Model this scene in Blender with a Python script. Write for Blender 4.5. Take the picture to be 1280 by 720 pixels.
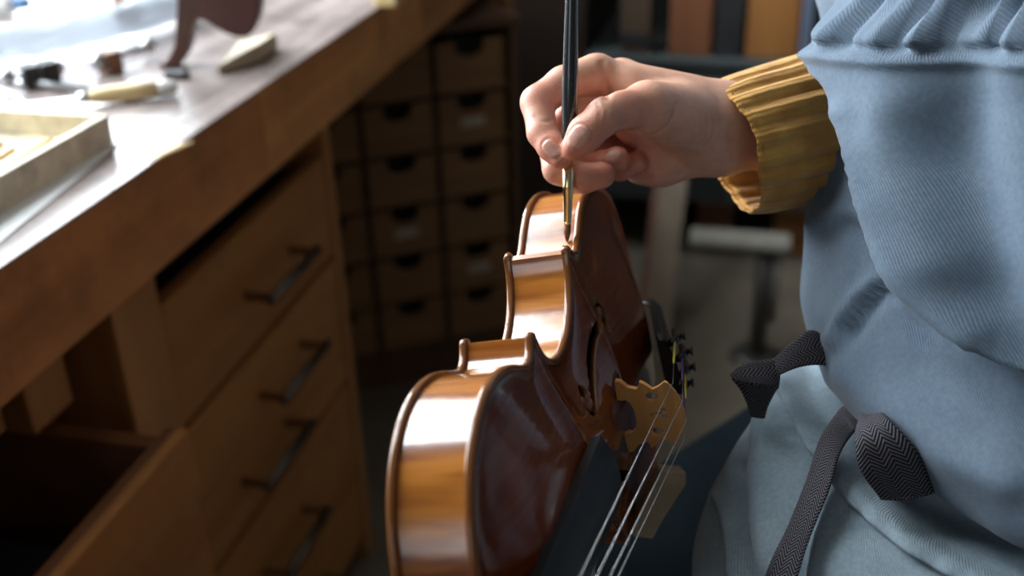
import bpy, bmesh, math, random
import numpy as np
from mathutils import Vector, Matrix, noise
from mathutils.bvhtree import BVHTree

random.seed(7)
for o in list(bpy.data.objects):
    bpy.data.objects.remove(o, do_unlink=True)
SC = bpy.context.scene
COL = SC.collection

# ------------------------------------------------------------------ camera
F = 1350.0                                   # focal length in pixels of a 1280 wide frame
_d = np.array([70., 2590., F]); _d /= np.linalg.norm(_d)
_b = np.array([357., -704., F]); _b -= _b @ _d * _d; _b /= np.linalg.norm(_b)
_r = np.cross(_b, -_d)
CM = np.vstack([_r, _b, -_d])                # world = CM @ camera (x right, y down, z forward)
CP = np.array([0., 0., 1.27])
cam = bpy.data.cameras.new('camera')
cam.sensor_width = 36.0
cam.lens = F / 1280 * 36
cam.clip_start = 0.02
cam.dof.use_dof = True
cam.dof.focus_distance = 0.548
cam.dof.aperture_fstop = 4.8
cam_o = bpy.data.objects.new('camera', cam); COL.objects.link(cam_o)
_rot = Matrix([[CM[i, 0], -CM[i, 1], -CM[i, 2]] for i in range(3)])
cam_o.matrix_world = Matrix.Translation(Vector(CP)) @ _rot.to_4x4()
SC.camera = cam_o

# ------------------------------------------------------------------ light
SC.view_settings.view_transform = 'Standard'
SC.view_settings.look = 'None'
SC.view_settings.gamma = 1.0
SC.view_settings.use_curve_mapping = False
SC.view_settings.exposure = 0.12
W = bpy.data.worlds.new('world'); SC.world = W; W.use_nodes = True
W.node_tree.nodes['Background'].inputs[0].default_value = (0.80, 0.90, 1.0, 1)
W.node_tree.nodes['Background'].inputs[1].default_value = 1.2

def area(name, loc, size, size_y, power, color, rot):
    l = bpy.data.lights.new(name, 'AREA'); l.shape = 'RECTANGLE'; l.size = size; l.size_y = size_y
    l.energy = power; l.color = color
    o = bpy.data.objects.new(name, l); COL.objects.link(o); o.location = loc; o.rotation_euler = rot
    return o
# daylight through the long window above the bench; weak fill added behind the camera
area('window_daylight', (-1.80, 1.58, 2.45), 2.8, 2.4, 385, (0.88, 0.95, 1.0), (0, -math.pi/2, 0))
area('front_fill_light', (-0.9, -1.98, 1.75), 1.3, 1.1, 4.0, (0.9, 0.95, 1.0), (math.pi/2, 0, 0))

# ------------------------------------------------------------------ pixel <-> place helpers
def ray(u, v): return CM @ np.array([u-640., v-360., F])
def P(u, v, d): return Vector(CP + ray(u, v)/F*d)
def onz(u, v, z):
    q = ray(u, v); return Vector(CP + q*(z-CP[2])/q[2])
def onx(u, v, x):
    q = ray(u, v); return Vector(CP + q*(x-CP[0])/q[0])
def pix(w):
    c = CM.T @ (np.array(w)-CP); return 640+F*c[0]/c[2], 360+F*c[1]/c[2], c[2]
RT = Vector(CM[:, 0]); RT.z = 0; RT.normalize()
FH = Vector(CM[:, 2]); FH.z = 0; FH.normalize()

# ------------------------------------------------------------------ materials
def new_mat(name):
    m = bpy.data.materials.new(name); m.use_nodes = True
    nt = m.node_tree; b = nt.nodes['Principled BSDF']
    return m, nt, b
def nd(nt, t, **kw):
    n = nt.nodes.new(t)
    for k, v in kw.items():
        if k.startswith('i_'): n.inputs[k[2:].replace('_', ' ')].default_value = v
        else: setattr(n, k, v)
    return n
def ramp(nt, stops):
    r = nt.nodes.new('ShaderNodeValToRGB'); e = r.color_ramp.elements
    while len(e) < len(stops): e.new(0.5)
    for el, (p, c) in zip(e, stops): el.position = p; el.color = (*c, 1)
    return r
def c3(c): return (*c, 1)
def plain(name, col, rough=0.5, metal=0.0, vary=0.12, scale=30., bump=0.0, coat=0.0, spec=0.5):
    m, nt, b = new_mat(name)
    tc = nd(nt, 'ShaderNodeTexCoord'); n = nd(nt, 'ShaderNodeTexNoise', i_Scale=scale, i_Detail=5.)
    nt.links.new(tc.outputs['Object'], n.inputs['Vector'])
    lo = tuple(x*(1-vary) for x in col); hi = tuple(min(1, x*(1+vary)) for x in col)
    r = ramp(nt, [(0.3, lo), (0.7, hi)])
    nt.links.new(n.outputs['Fac'], r.inputs['Fac']); nt.links.new(r.outputs['Color'], b.inputs['Base Color'])
    b.inputs['Roughness'].default_value = rough; b.inputs['Metallic'].default_value = metal
    b.inputs['Coat Weight'].default_value = coat; b.inputs['Specular IOR Level'].default_value = spec
    if bump:
        bp = nd(nt, 'ShaderNodeBump', i_Strength=bump, i_Distance=0.001)
        nt.links.new(n.outputs['Fac'], bp.inputs['Height']); nt.links.new(bp.outputs['Normal'], b.inputs['Normal'])
    return m
def wood(name, dark, light, rough=0.45, axis='Y', scale=1.0, coat=0.0, grime=0.0, bump=0.15, coord='Object', spec=0.5):
    m, nt, b = new_mat(name)
    tc = nd(nt, 'ShaderNodeTexCoord'); mp = nd(nt, 'ShaderNodeMapping')
    s = {'X': (1.2, 22, 22), 'Y': (22, 1.2, 22), 'Z': (22, 22, 1.2)}[axis]
    mp.inputs['Scale'].default_value = tuple(x*scale for x in s)
    oi = nd(nt, 'ShaderNodeObjectInfo')
    nt.links.new(tc.outputs[coord], mp.inputs['Vector'])
    ad = nd(nt, 'ShaderNodeVectorMath', operation='ADD')
    nt.links.new(oi.outputs['Random'], ad.inputs[1]); nt.links.new(tc.outputs[coord], ad.inputs[0])
    nt.links.new(ad.outputs[0], mp.inputs['Vector'])
    n1 = nd(nt, 'ShaderNodeTexNoise', i_Scale=1.0, i_Detail=8., i_Roughness=0.65, i_Distortion=0.6)
    nt.links.new(mp.outputs[0], n1.inputs['Vector'])
    r = ramp(nt, [(0.30, dark), (0.68, light)])
    nt.links.new(n1.outputs['Fac'], r.inputs['Fac'])
    out = r.outputs['Color']
    if grime:
        n2 = nd(nt, 'ShaderNodeTexNoise', i_Scale=9.0, i_Detail=7., i_Roughness=0.7)
        nt.links.new(tc.outputs[coord], n2.inputs['Vector'])
        r2 = ramp(nt, [(0.42, (1, 1, 1)), (0.66, tuple([1-grime]*3))])
        nt.links.new(n2.outputs['Fac'], r2.inputs['Fac'])
        mx = nd(nt, 'ShaderNodeMix', data_type='RGBA', blend_type='MULTIPLY'); mx.inputs[0].default_value = 1
        nt.links.new(out, mx.inputs[6]); nt.links.new(r2.outputs['Color'], mx.inputs[7]); out = mx.outputs[2]
    nt.links.new(out, b.inputs['Base Color'])
    b.inputs['Roughness'].default_value = rough; b.inputs['Coat Weight'].default_value = coat
    b.inputs['Coat Roughness'].default_value = 0.12; b.inputs['Specular IOR Level'].default_value = spec
    bp = nd(nt, 'ShaderNodeBump', i_Strength=bump, i_Distance=0.002)
    nt.links.new(n1.outputs['Fac'], bp.inputs['Height']); nt.links.new(bp.outputs['Normal'], b.inputs['Normal'])
    return m

M = {}
M['bench_top'] = wood('bench_top_wood', (0.20, 0.155, 0.14), (0.42, 0.355, 0.335), 0.26, 'Y', 1.2, grime=0.45)
M['bench_front'] = wood('bench_front_wood', (0.40, 0.168, 0.058), (0.60, 0.285, 0.105), 0.5, 'Y', 0.8, grime=0.4)
M['bench_front_light'] = wood('bench_front_lighter_wood', (0.50, 0.225, 0.075), (0.70, 0.35, 0.13), 0.5, 'Y', 0.8, grime=0.3)
M['cab'] = wood('cabinet_wood', (0.32, 0.132, 0.034), (0.48, 0.225, 0.065), 0.5, 'Y', 0.7, grime=0.15)
M['post'] = wood('post_wood', (0.34, 0.155, 0.050), (0.50, 0.26, 0.095), 0.55, 'Z', 0.7)
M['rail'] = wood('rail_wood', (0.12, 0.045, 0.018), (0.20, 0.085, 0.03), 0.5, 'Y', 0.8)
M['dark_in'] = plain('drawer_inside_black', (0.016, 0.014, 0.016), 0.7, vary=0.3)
M['chest'] = wood('chest_wood', (0.16, 0.080, 0.032), (0.25, 0.135, 0.058), 0.6, 'X', 0.8)
M['chest_body'] = wood('chest_carcass_wood', (0.08, 0.04, 0.020), (0.13, 0.07, 0.036), 0.6, 'Z', 0.8)
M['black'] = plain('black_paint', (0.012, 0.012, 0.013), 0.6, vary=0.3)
M['steel'] = plain('brushed_steel', (0.45, 0.46, 0.48), 0.32, 1.0, 0.1, 60)
M['handle_steel'] = plain('handle_steel', (0.13, 0.12, 0.11), 0.36, 1.0, 0.1, 60)
M['brass'] = plain('brass', (0.72, 0.55, 0.28), 0.25, 1.0, 0.08, 60)
M['floor'] = plain('floor_concrete', (0.135, 0.115, 0.085), 0.6, vary=0.22, scale=5., bump=0.1)
M['wall'] = plain('wall_plaster', (0.17, 0.15, 0.13), 0.85, vary=0.08, scale=4.)
M['wall_dark'] = plain('wall_dark_paint', (0.038, 0.034, 0.030), 0.8, vary=0.15, scale=4.)
M['ceil'] = plain('ceiling_plaster', (0.30, 0.27, 0.24), 0.9, vary=0.05, scale=4.)
M['white_paint'] = plain('white_window_paint', (0.62, 0.62, 0.60), 0.5, vary=0.05)

# ------------------------------------------------------------------ mesh helpers
def tag(o, label=None, cat=None, group=None, kind=None):
    if label: o['label'] = label
    if cat: o['category'] = cat
    if group: o['group'] = group
    if kind: o['kind'] = kind
    return o
def empty(name, loc=(0, 0, 0), rz=0.0):
    o = bpy.data.objects.new(name, None); COL.objects.link(o); o.location = loc; o.rotation_euler = (0, 0, rz)
    o.empty_display_size = 0.05
    return o
def link(name, me, mat, parent=None, smooth=False, local=False):
    o = bpy.data.objects.new(name, me); COL.objects.link(o)
    if mat is not None and not me.materials: me.materials.append(mat)
    if smooth:
        me.polygons.foreach_set('use_smooth', [True]*len(me.polygons))
    if parent is not None:
        o.parent = parent
        if not local:                        # geometry given in world space: undo the parent's placement
            bpy.context.view_layer.update()
            o.matrix_parent_inverse = parent.matrix_world.inverted()
    return o
def from_bm(name, bm, mat, parent=None, smooth=False, local=False):
    bmesh.ops.recalc_face_normals(bm, faces=bm.faces)
    me = bpy.data.meshes.new(name); bm.to_mesh(me); bm.free()
    return link(name, me, mat, parent, smooth, local)
def pyd(name, V, Fc, mat, parent=None, smooth=True, local=False):
    me = bpy.data.meshes.new(name); me.from_pydata([tuple(v) for v in V], [], Fc); me.update()
    return link(name, me, mat, parent, smooth, local)
def add_box(bm, lo, hi, bev=0.0, mtx=None, seg=2):
    g = bmesh.ops.create_cube(bm, size=1.0)
    vs = g['verts']
    for v in vs:
        v.co = Vector([lo[i] + (v.co[i]+0.5)*(hi[i]-lo[i]) for i in range(3)])
    if bev:
        es = list({e for v in vs for e in v.link_edges})
        r = bmesh.ops.bevel(bm, geom=es, offset=bev, segments=seg, profile=0.6, affect='EDGES')
        vs = list({v for f in r['faces'] for v in f.verts} | {v for v in vs if v.is_valid})
    if mtx is not None:
        for v in vs: v.co = mtx @ v.co
    return vs
def box(name, lo, hi, mat, parent=None, bev=0.002, mtx=None, local=False, smooth=False):
    bm = bmesh.new(); add_box(bm, lo, hi, bev, mtx)
    return from_bm(name, bm, mat, parent, smooth, local)
def frame_from(d):
    d = Vector(d).normalized()
    a = Vector((0, 0, 1)) if abs(d.z) < 0.9 else Vector((1, 0, 0))
    x = d.cross(a).normalized(); y = d.cross(x).normalized()
    return x, y, d
def add_tube(bm, pts, rads, n=12, cap=True):
    pts = [Vector(p) for p in pts]
    if not hasattr(rads, '__len__'): rads = [rads]*len(pts)
    rings = []
    x, y, d = frame_from(pts[1]-pts[0])
    for i, p in enumerate(pts):
        t = (pts[min(i+1, len(pts)-1)] - pts[max(i-1, 0)]).normalized()
        x = (x - x.dot(t)*t).normalized(); y = t.cross(x)
        rings.append([bm.verts.new(p + rads[i]*(math.cos(a)*x + math.sin(a)*y)) for a in [2*math.pi*k/n for k in range(n)]])
    for a, b in zip(rings[:-1], rings[1:]):
        for k in range(n): bm.faces.new((a[k], a[(k+1) % n], b[(k+1) % n], b[k]))
    if cap:
        bm.faces.new(rings[0][::-1]); bm.faces.new(rings[-1])
def tube(name, pts, rads, mat, parent=None, n=12, smooth=True, local=False):
    bm = bmesh.new(); add_tube(bm, pts, rads, n)
    return from_bm(name, bm, mat, parent, smooth, local)
def spline(pts, n):
    """Catmull-Rom through pts (tuples of any length), n samples"""
    p = np.array(pts, float); p = np.vstack([2*p[0]-p[1], p, 2*p[-1]-p[-2]])
    out = []
    for s in np.linspace(0, len(p)-3-1e-9, n):
        i = int(s); t = s-i; a, b, c, d = p[i:i+4]
        out.append(0.5*((2*b)+(c-a)*t+(2*a-5*b+4*c-d)*t*t+(3*b-a-3*c+d)*t**3))
    return np.array(out)
def extrude_poly(name, pts2, z0, z1, mat, parent=None, mtx=None, bev=0.0, local=False, smooth=False):
    bm = bmesh.new()
    vs = [bm.verts.new((p[0], p[1], z0)) for p in pts2]
    f = bm.faces.new(vs)
    r = bmesh.ops.extrude_face_region(bm, geom=[f])
    top = [g for g in r['geom'] if isinstance(g, bmesh.types.BMVert)]
    for v in top: v.co.z = z1
    bmesh.ops.recalc_face_normals(bm, faces=bm.faces)
    if bev:
        es = [e for e in bm.edges if abs(e.verts[0].co.z-e.verts[1].co.z) < 1e-9]
        bmesh.ops.bevel(bm, geom=es, offset=bev, segments=2, profile=0.6, affect='EDGES')
    if mtx is not None: bm.transform(mtx)
    return from_bm(name, bm, mat, parent, smooth, local)
def apply_mods(o):
    dg = bpy.context.evaluated_depsgraph_get(); dg.update()
    me = bpy.data.meshes.new_from_object(o.evaluated_get(dg))
    o.modifiers.clear(); o.data = me
def cut(o, cutters):
    for c in cutters:
        m = o.modifiers.new('cut', 'BOOLEAN'); m.operation = 'DIFFERENCE'; m.solver = 'EXACT'; m.object = c
    bpy.context.view_layer.update()
    apply_mods(o)
    for c in cutters: bpy.data.objects.remove(c, do_unlink=True)
def copy_tree(o, parent=None):
    c = o.copy(); COL.objects.link(c); c.parent = parent
    for ch in o.children: copy_tree(ch, c)
    return c

# ================================================================== the room
def struct(o): o['kind'] = 'structure'; return o
XL, XR, YB, YF, ZC = -1.62, 2.3, 3.3, -2.2, 4.2
struct(box('floor', (XL-0.1, YF-0.1, -0.08), (XR+0.1, YB+0.1, 0.0), M['floor'], bev=0))
struct(box('ceiling', (XL-0.1, YF-0.1, ZC), (XR+0.1, YB+0.1, ZC+0.08), M['ceil'], bev=0))
struct(box('wall_back', (XL-0.1, YB, 0), (XR+0.1, YB+0.1, ZC), M['wall_dark'], bev=0))
struct(box('wall_right', (XR, YF, 0), (XR+0.1, YB, ZC), M['wall_dark'], bev=0))
def wall_with_hole(name, lo, hi, ax, h0, h1, z0, z1, mat):
    """slab with one rectangular opening; ax = axis the wall runs along"""
    bm = bmesh.new()
    def seg(a0, a1, b0, b1):
        l = list(lo); h = list(hi); l[ax] = a0; h[ax] = a1; l[2] = b0; h[2] = b1; add_box(bm, l, h)
    seg(lo[ax], h0, lo[2], hi[2]); seg(h1, hi[ax], lo[2], hi[2]); seg(h0, h1, lo[2], z0); seg(h0, h1, z1, hi[2])
    return struct(from_bm(name, bm, mat))
wall_with_hole('wall_left', (XL-0.1, YF, 0), (XL, YB, ZC), 1, 0.36, 2.8, 1.05, 3.9, M['wall'])
wall_with_hole('wall_front', (XL-0.1, YF-0.1, 0), (XR+0.1, YF, ZC), 0, -1.45, -0.35, 1.1, 2.4, M['wall'])  # opening added for the fill window behind the camera
def glass_mat():
    m, nt, b = new_mat('window_glass')
    tr = nd(nt, 'ShaderNodeBsdfTransparent'); gl = nd(nt, 'ShaderNodeBsdfGlossy', i_Roughness=0.03)
    mx = nd(nt, 'ShaderNodeMixShader'); mx.inputs[0].default_value = 0.05
    nt.links.new(tr.outputs[0], mx.inputs[1]); nt.links.new(gl.outputs[0], mx.inputs[2])
    nt.links.new(mx.outputs[0], nt.nodes['Material Output'].inputs[0])
    return m
M['glass'] = glass_mat()
def window(name, ax, c, h0, h1, z0, z1, n, nz):
    """frame, mullions and panes in a wall; ax: axis the wall runs along, c: coordinate of the wall's middle"""
    r = struct(empty(name))
    def bar(nm, a0, a1, b0, b1, t, mat):
        lo = [0, 0, b0]; hi = [0, 0, b1]; lo[ax], hi[ax] = a0, a1; lo[1-ax], hi[1-ax] = c-t, c+t
        return box(nm, lo, hi, mat, r, bev=0)
    w = 0.05
    for a, b_ in ((z0, z0+w), (z1-w, z1)): bar('frame_rail', h0, h1, a, b_, 0.035, M['white_paint'])
    for k in range(n+1):
        a = h0 + (h1-h0-w)*k/n; bar('mullion', a, a+w, z0+w, z1-w, 0.03, M['white_paint'])
    for k in range(n):
        a0 = h0+(h1-h0-w)*k/n+w; a1 = h0+(h1-h0-w)*(k+1)/n
        for j in range(nz):
            b0 = z0+(z1-z0-w)*j/nz+w; b1 = z0+(z1-z0-w)*(j+1)/nz
            bar('pane', a0, a1, b0, b1, 0.003, M['glass'])
            if j < nz-1: bar('transom', a0, a1, b1, b1+w, 0.025, M['white_paint'])
    return r
window('window_1', 1, XL-0.05, 0.36, 2.8, 1.05, 3.9, 3, 4)
window('fill_window', 0, YF-0.05, -1.45, -0.35, 1.1, 2.4, 2, 2)  # added window out of view, goes with the weak fill light

# ================================================================== workbench
ZT_, ZB_ = 0.917, 0.815                      # top and underside of the worktop
XBF = -0.55                                  # front face
bench = tag(empty('workbench_top', (-1.0, 0.9, ZB_)), 'thick worn wooden workbench top with sunlit surface and stained brown front edge', 'workbench')
for k in range(5):                           # planks of the top, running along the bench
    x0 = -1.52 + k*0.19; x1 = x0+0.1885
    box('top_plank', (x0, -0.45, ZB_+0.004), (x1 if k < 4 else XBF-0.03, 2.42, ZT_), M['bench_top'], bench, bev=0.0012)
for y0, y1, bmat_ in ((-0.45, 1.0685, M['bench_front']), (1.0705, 1.6675, M['bench_front_light']), (1.6695, 2.42, M['bench_front'])):
    box('front_board', (XBF-0.03, y0, ZB_), (XBF, y1, ZT_-0.0025), bmat_, bench, bev=0.001)
box('top_edge', (XBF-0.0299, -0.45, ZT_-0.0024), (XBF+0.0003, 2.42, ZT_), M['bench_top'], bench, bev=0.0008)
legs = []
for y in (-0.43, 2.335):
    box('leg', (-1.48, y, 0), (-1.40, y+0.045, ZB_+0.003), M['post'], bench)
    box('leg', (-0.64, y, 0), (-0.57, y+0.045, ZB_+0.003), M['post'], bench)

def bar_handle(drawer, y0, y1, z, x):
    h = tube('handle', [(x+0.036, y0-0.008, z), (x+0.036, y1+0.008, z)], 0.0062, M['handle_steel'], drawer, 12)
    for y in (y0, y1):
        box('handle_mount', (x-0.001, y-0.004, z-0.005), (x+0.034, y+0.004, z+0.005), M['rail'], h, 0.001)
    return h
# cabinet with four bar-handled drawers under the bench
XC = -0.60
cabn = tag(empty('drawer_cabinet', (-0.85, 1.1, 0)), 'brown wooden drawer cabinet with steel bar handles under the workbench', 'cabinet')
box('side_panel', (-1.15, 0.797, 0), (XC+0.004, 0.878, 0.812), M['post'], cabn)
box('side_panel', (-1.15, 1.338, 0), (XC+0.002, 1.362, 0.812), M['post'], cabn)
box('back_panel', (-1.17, 0.797, 0), (-1.151, 1.362, 0.812), M['dark_in'], cabn, 0)
box('top_rail', (XC-0.02, 0.879, 0.772), (XC-0.001, 1.337, 0.812), M['rail'], cabn)
box('plinth', (XC-0.04, 0.879, 0.0), (XC-0.02, 1.337, 0.05), M['rail'], cabn)
for z0, z1, hz, hy in ((0.585, 0.738, 0.656, 1.065), (0.4695, 0.572, 0.514, 1.06), (0.369, 0.467, 0.433, 0.985), (0.186, 0.357, 0.272, 1.0), (0.055, 0.174, 0.115, 1.03)):
    dr = box('drawer', (XC-0.018, 0.883, z0), (XC, 1.334, z1), M['cab'], cabn, 0.0025)
    bar_handle(dr, hy, hy+0.132, hz, XC)
    box('drawer_box', (-1.10, 0.90, z0+0.012), (XC-0.0185, 1.318, z1-0.02), M['dark_in'], dr, 0)
# frame unit left of it with the pulled-out drawer
fr = tag(empty('underframe', (-0.85, 0.4, 0)), 'brown wooden bench underframe with posts and rail around the open drawer', 'frame')
box('hanger', (-0.665, 0.692, 0.702), (-0.625, 0.752, 0.812), M['post'], fr)
box('rail', (-0.640, -0.30, 0.735), (-0.620, 0.655, 0.795), M['post'], fr)
box('post', (-1.15, -0.37, 0), (XC, -0.301, 0.812), M['post'], fr)
box('back_board', (-1.17, -0.30, 0.0), (-1.15, 0.795, 0.812), M['rail'], fr)
box('bottom_board', (-1.149, -0.299, 0.10), (-0.62, 0.795, 0.12), M['rail'], fr)
od = tag(empty('open_drawer', (-0.7, 0.35, 0.42)), 'open brown wooden drawer with dark interior pulled out from under the bench', 'drawer')
def odb(n, lo, hi, m): return box(n, lo, hi, m, od, 0.002)
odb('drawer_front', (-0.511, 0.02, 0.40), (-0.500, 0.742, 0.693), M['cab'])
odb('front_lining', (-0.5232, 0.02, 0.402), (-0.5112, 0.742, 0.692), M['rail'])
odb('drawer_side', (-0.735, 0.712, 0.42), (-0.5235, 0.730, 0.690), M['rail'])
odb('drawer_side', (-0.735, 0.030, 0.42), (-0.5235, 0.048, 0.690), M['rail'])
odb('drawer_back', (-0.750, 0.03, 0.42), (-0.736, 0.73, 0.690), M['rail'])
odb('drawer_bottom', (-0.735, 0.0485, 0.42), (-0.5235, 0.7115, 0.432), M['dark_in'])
# odds and ends in the open drawer
t = tag(empty('tool_case', (-0.68, 0.42, 0.432)), 'black case lying in the open drawer', 'case')
box('case_body', (-0.72, 0.18, 0.433), (-0.55, 0.66, 0.575), M['black'], t, 0.01)
box('case_lid', (-0.723, 0.177, 0.5755), (-0.547, 0.663, 0.60), M['dark_in'], t, 0.008)
q = onz(92, 600, 0.603)
t = tag(empty('brass_fitting', q), 'small brass fitting lying on the black case in the drawer', 'fitting')
tube('fitting_body', [q+Vector((-0.012, 0, 0.006)), q+Vector((0.012, 0.006, 0.006))], [0.009, 0.007], M['brass'], t)
tube('fitting_ring', [q+Vector((0.012, 0.006, 0.0065)), q+Vector((0.016, 0.007, 0.0065))], [0.010, 0.010], M['brass'], t)

# ================================================================== things on the bench
M['cream'] = plain('cream_painted_wood', (0.66, 0.59, 0.44), 0.5, vary=0.3, scale=45., bump=0.2)
M['paper'] = plain('white_paper', (0.78, 0.80, 0.80), 0.6, vary=0.03)
M['pale_wood'] = wood('pale_spruce_strip', (0.46, 0.32, 0.13), (0.66, 0.50, 0.25), 0.5, 'Y', 1.5)
M['handle_wood'] = wood('boxwood_handle', (0.55, 0.40, 0.18), (0.74, 0.60, 0.34), 0.35, 'X', 1.5)
M['block_wood'] = wood('grey_tan_block', (0.34, 0.27, 0.17), (0.50, 0.42, 0.29), 0.6, 'Y', 1.0)
M['scroll_wood'] = wood('dark_red_brown_wood', (0.045, 0.010, 0.008), (0.085, 0.019, 0.014), 0.4, 'Z', 1.0, coat=0.0)
zt = ZT_ + 0.0008
# wooden tray with strips of pale wood
c0 = onz(143, 180, zt); c1 = onz(0, 268, zt)
ty = (c0-c1); ty.z = 0; ty.normalize(); tx = Vector((-ty.y, ty.x, 0))       # tx points away from the edge of the bench
MT = Matrix(((tx.x, ty.x, 0, c0.x), (tx.y, ty.y, 0, c0.y), (0, 0, 1, zt), (0, 0, 0, 1)))
L_, W_, H_ = 0.34, 0.26, 0.030
tray = tag(empty('wooden_tray', MT.translation), 'scuffed cream painted wooden tray holding pale wood strips on the bench', 'tray')
box('tray_side', (0, -L_, 0.0), (0.007, 0, H_), M['cream'], tray, 0.001, MT)
box('tray_side', (W_-0.007, -L_, 0.0), (W_, 0, H_), M['cream'], tray, 0.001, MT)
box('tray_end', (0.0072, -0.007, 0.0), (W_-0.0072, 0, H_), M['cream'], tray, 0.001, MT)
box('tray_end', (0.0072, -L_, 0.0), (W_-0.0072, -L_+0.007, H_), M['cream'], tray, 0.001, MT)
box('tray_bottom', (0.0072, -L_+0.0072, 0.001), (W_-0.0072, -0.0072, 0.006), M['cream'], tray, 0, MT)
for k in range(9):
    yw = 0.010+0.004*random.random(); x0 = 0.022+k*0.025
    a = random.uniform(-0.05, 0.05)
    mm = MT @ Matrix.Translation((x0, -0.165, 0.0065)) @ Matrix.Rotation(a, 4, 'Z')
    s = box('wood_strip', (-yw/2, -0.14+0.02*random.random(), 0), (yw/2, 0.14-0.03*random.random(), 0.004+0.006*random.random()), M['pale_wood'], None, 0.0008, mm)
    tag(s, 'thin pale wood strip lying in the cream tray', 'wood strip', 'pale wood strips in the tray')
# sheet of paper beside the tray
pq = [onz(187, 150, zt), onz(0, 303, zt), onz(-70, 330, zt), onz(-40, 270, zt), onz(145, 160, zt)]
pn = Vector((0, 0, 0.0004))
s = pyd('paper_sheet', [p for p in pq]+[p+pn for p in pq], [(4, 3, 2, 1, 0), (5, 6, 7, 8, 9)]+[(i, (i+1) % 5, 5+(i+1) % 5, 5+i) for i in range(5)], M['paper'], smooth=False)
tag(s, 'strip of white paper lying beside the cream tray', 'paper')
# carving knife
def on_bench(u, v, h=0.0): return onz(u, v, ZT_+h)
ka = on_bench(112, 121, 0.010); kb = on_bench(222, 109, 0.010); kd = (kb-ka).normalized()
kn = tag(empty('carving_chisel', ka), 'chisel with a pale boxwood handle and long steel blade on the bench', 'chisel')
Lk = (kb-ka).length
tube('handle', [ka+kd*Lk*s for s in (0, .05, .2, .5, .78)], [0.0062, 0.0075, 0.0092, 0.0098, 0.0088], M['handle_wood'], kn, 16)
tube('end_cap', [ka+kd*Lk*s for s in (.7802, .8, .95, 1.0)], [0.0088, 0.0092, 0.0085, 0.005], M['white_paint'], kn, 16)
tube('ferrule', [ka-kd*0.012, ka-kd*0.0002], [0.0055, 0.0064], M['steel'], kn, 14)
bm = bmesh.new(); x, y, d = frame_from(kd)
p0 = ka-kd*0.0122; p1 = ka-kd*0.20
side = Vector((-kd.y, kd.x, 0))
add_box(bm, (-0.2, -0.007, -0.0012), (-0.0122, 0.007, 0.0012), 0.0005,
        Matrix(((kd.x, side.x, 0, ka.x), (kd.y, side.y, 0, ka.y), (0, 0, 1, ka.z-0.002), (0, 0, 0, 1))))
from_bm('blade', bm, M['steel'], kn)
# little bar clamps
def clamp(pa, pb, jaws, label):
    a = on_bench(*pa, 0.016); b = on_bench(*pb, 0.016); d = (b-a).normalized(); L = (b-a).length
    c = tag(empty('bar_clamp', a), label, 'clamp', 'steel clamps on the bench')
    tube('screw_rod', [a, b], 0.0042, M['steel'], c, 10)
    for s in (0.0, 1.0):
        q = a+d*L*s
        tube('knob', [q-d*0.008, q-d*0.004, q+d*0.004, q+d*0.008], [0.006, 0.0095, 0.0095, 0.006], M['steel'], c, 14)
    sd = Vector((-d.y, d.x, 0))
    for s, m in jaws:
        q = a+d*L*s
        box('jaw', (-0.009, -0.013, -0.0155), (0.009, 0.013, 0.010), m, c, 0.002,
            Matrix(((d.x, sd.x, 0, q.x), (d.y, sd.y, 0, q.y), (0, 0, 1, q.z), (0, 0, 0, 1))))
    return c
clamp((122, 78), (184, 58), ((0.22, M['rail']),), 'short steel clamp with a brown wooden jaw beside the plastic roll')
clamp((8, 97), (70, 85), ((0.45, M['black']), (0.85, M['black'])), 'short steel clamp with two black jaws beside the plastic roll')
# steel rod crossing behind the chisel
tag(tube('steel_rod', [on_bench(-60, 92, 0.005), on_bench(118, 114, 0.005)], 0.0042, M['steel']), 'thin straight steel rod lying against the chisel', 'rod')
tag(tube('curved_wire', [on_bench(*p, 0.0025) for p in spline([(-40, 100), (0, 112), (20, 121), (33, 133)], 12)[:, :2]], 0.0022, M['paper']), 'thin curved white wire lying near the tray', 'wire')
# translucent plastic roll
def plastic():
    m, nt, b = new_mat('clear_plastic_film')
    tr = nd(nt, 'ShaderNodeBsdfTransparent', i_Color=(0.85, 0.9, 0.95, 1)); mx = nd(nt, 'ShaderNodeMixShader'); mx.inputs[0].default_value = 0.6
    b.inputs['Base Color'].default_value = (0.72, 0.78, 0.84, 1); b.inputs['Roughness'].default_value = 0.22
    nt.links.new(tr.outputs[0], mx.inputs[1]); nt.links.new(b.outputs[0], mx.inputs[2])
    nt.links.new(mx.outputs[0], nt.nodes['Material Output'].inputs[0]); return m
M['plastic'] = plastic()
pp = [on_bench(u, v, 0.0275) for u, v in spline([(-70, 50), (10, 52), (80, 42), (150, 26), (235, 2)], 24)]
bm = bmesh.new(); add_tube(bm, pp, [0.021*(1+0.08*math.sin(i*1.7)) for i in range(24)], 20)
for v in bm.verts:
    v.co += 0.0035*noise.noise_vector(v.co*35)
tag(from_bm('plastic_roll', bm, M['plastic'], smooth=True), 'loosely rolled clear plastic film lying across the bench', 'plastic roll')
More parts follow.
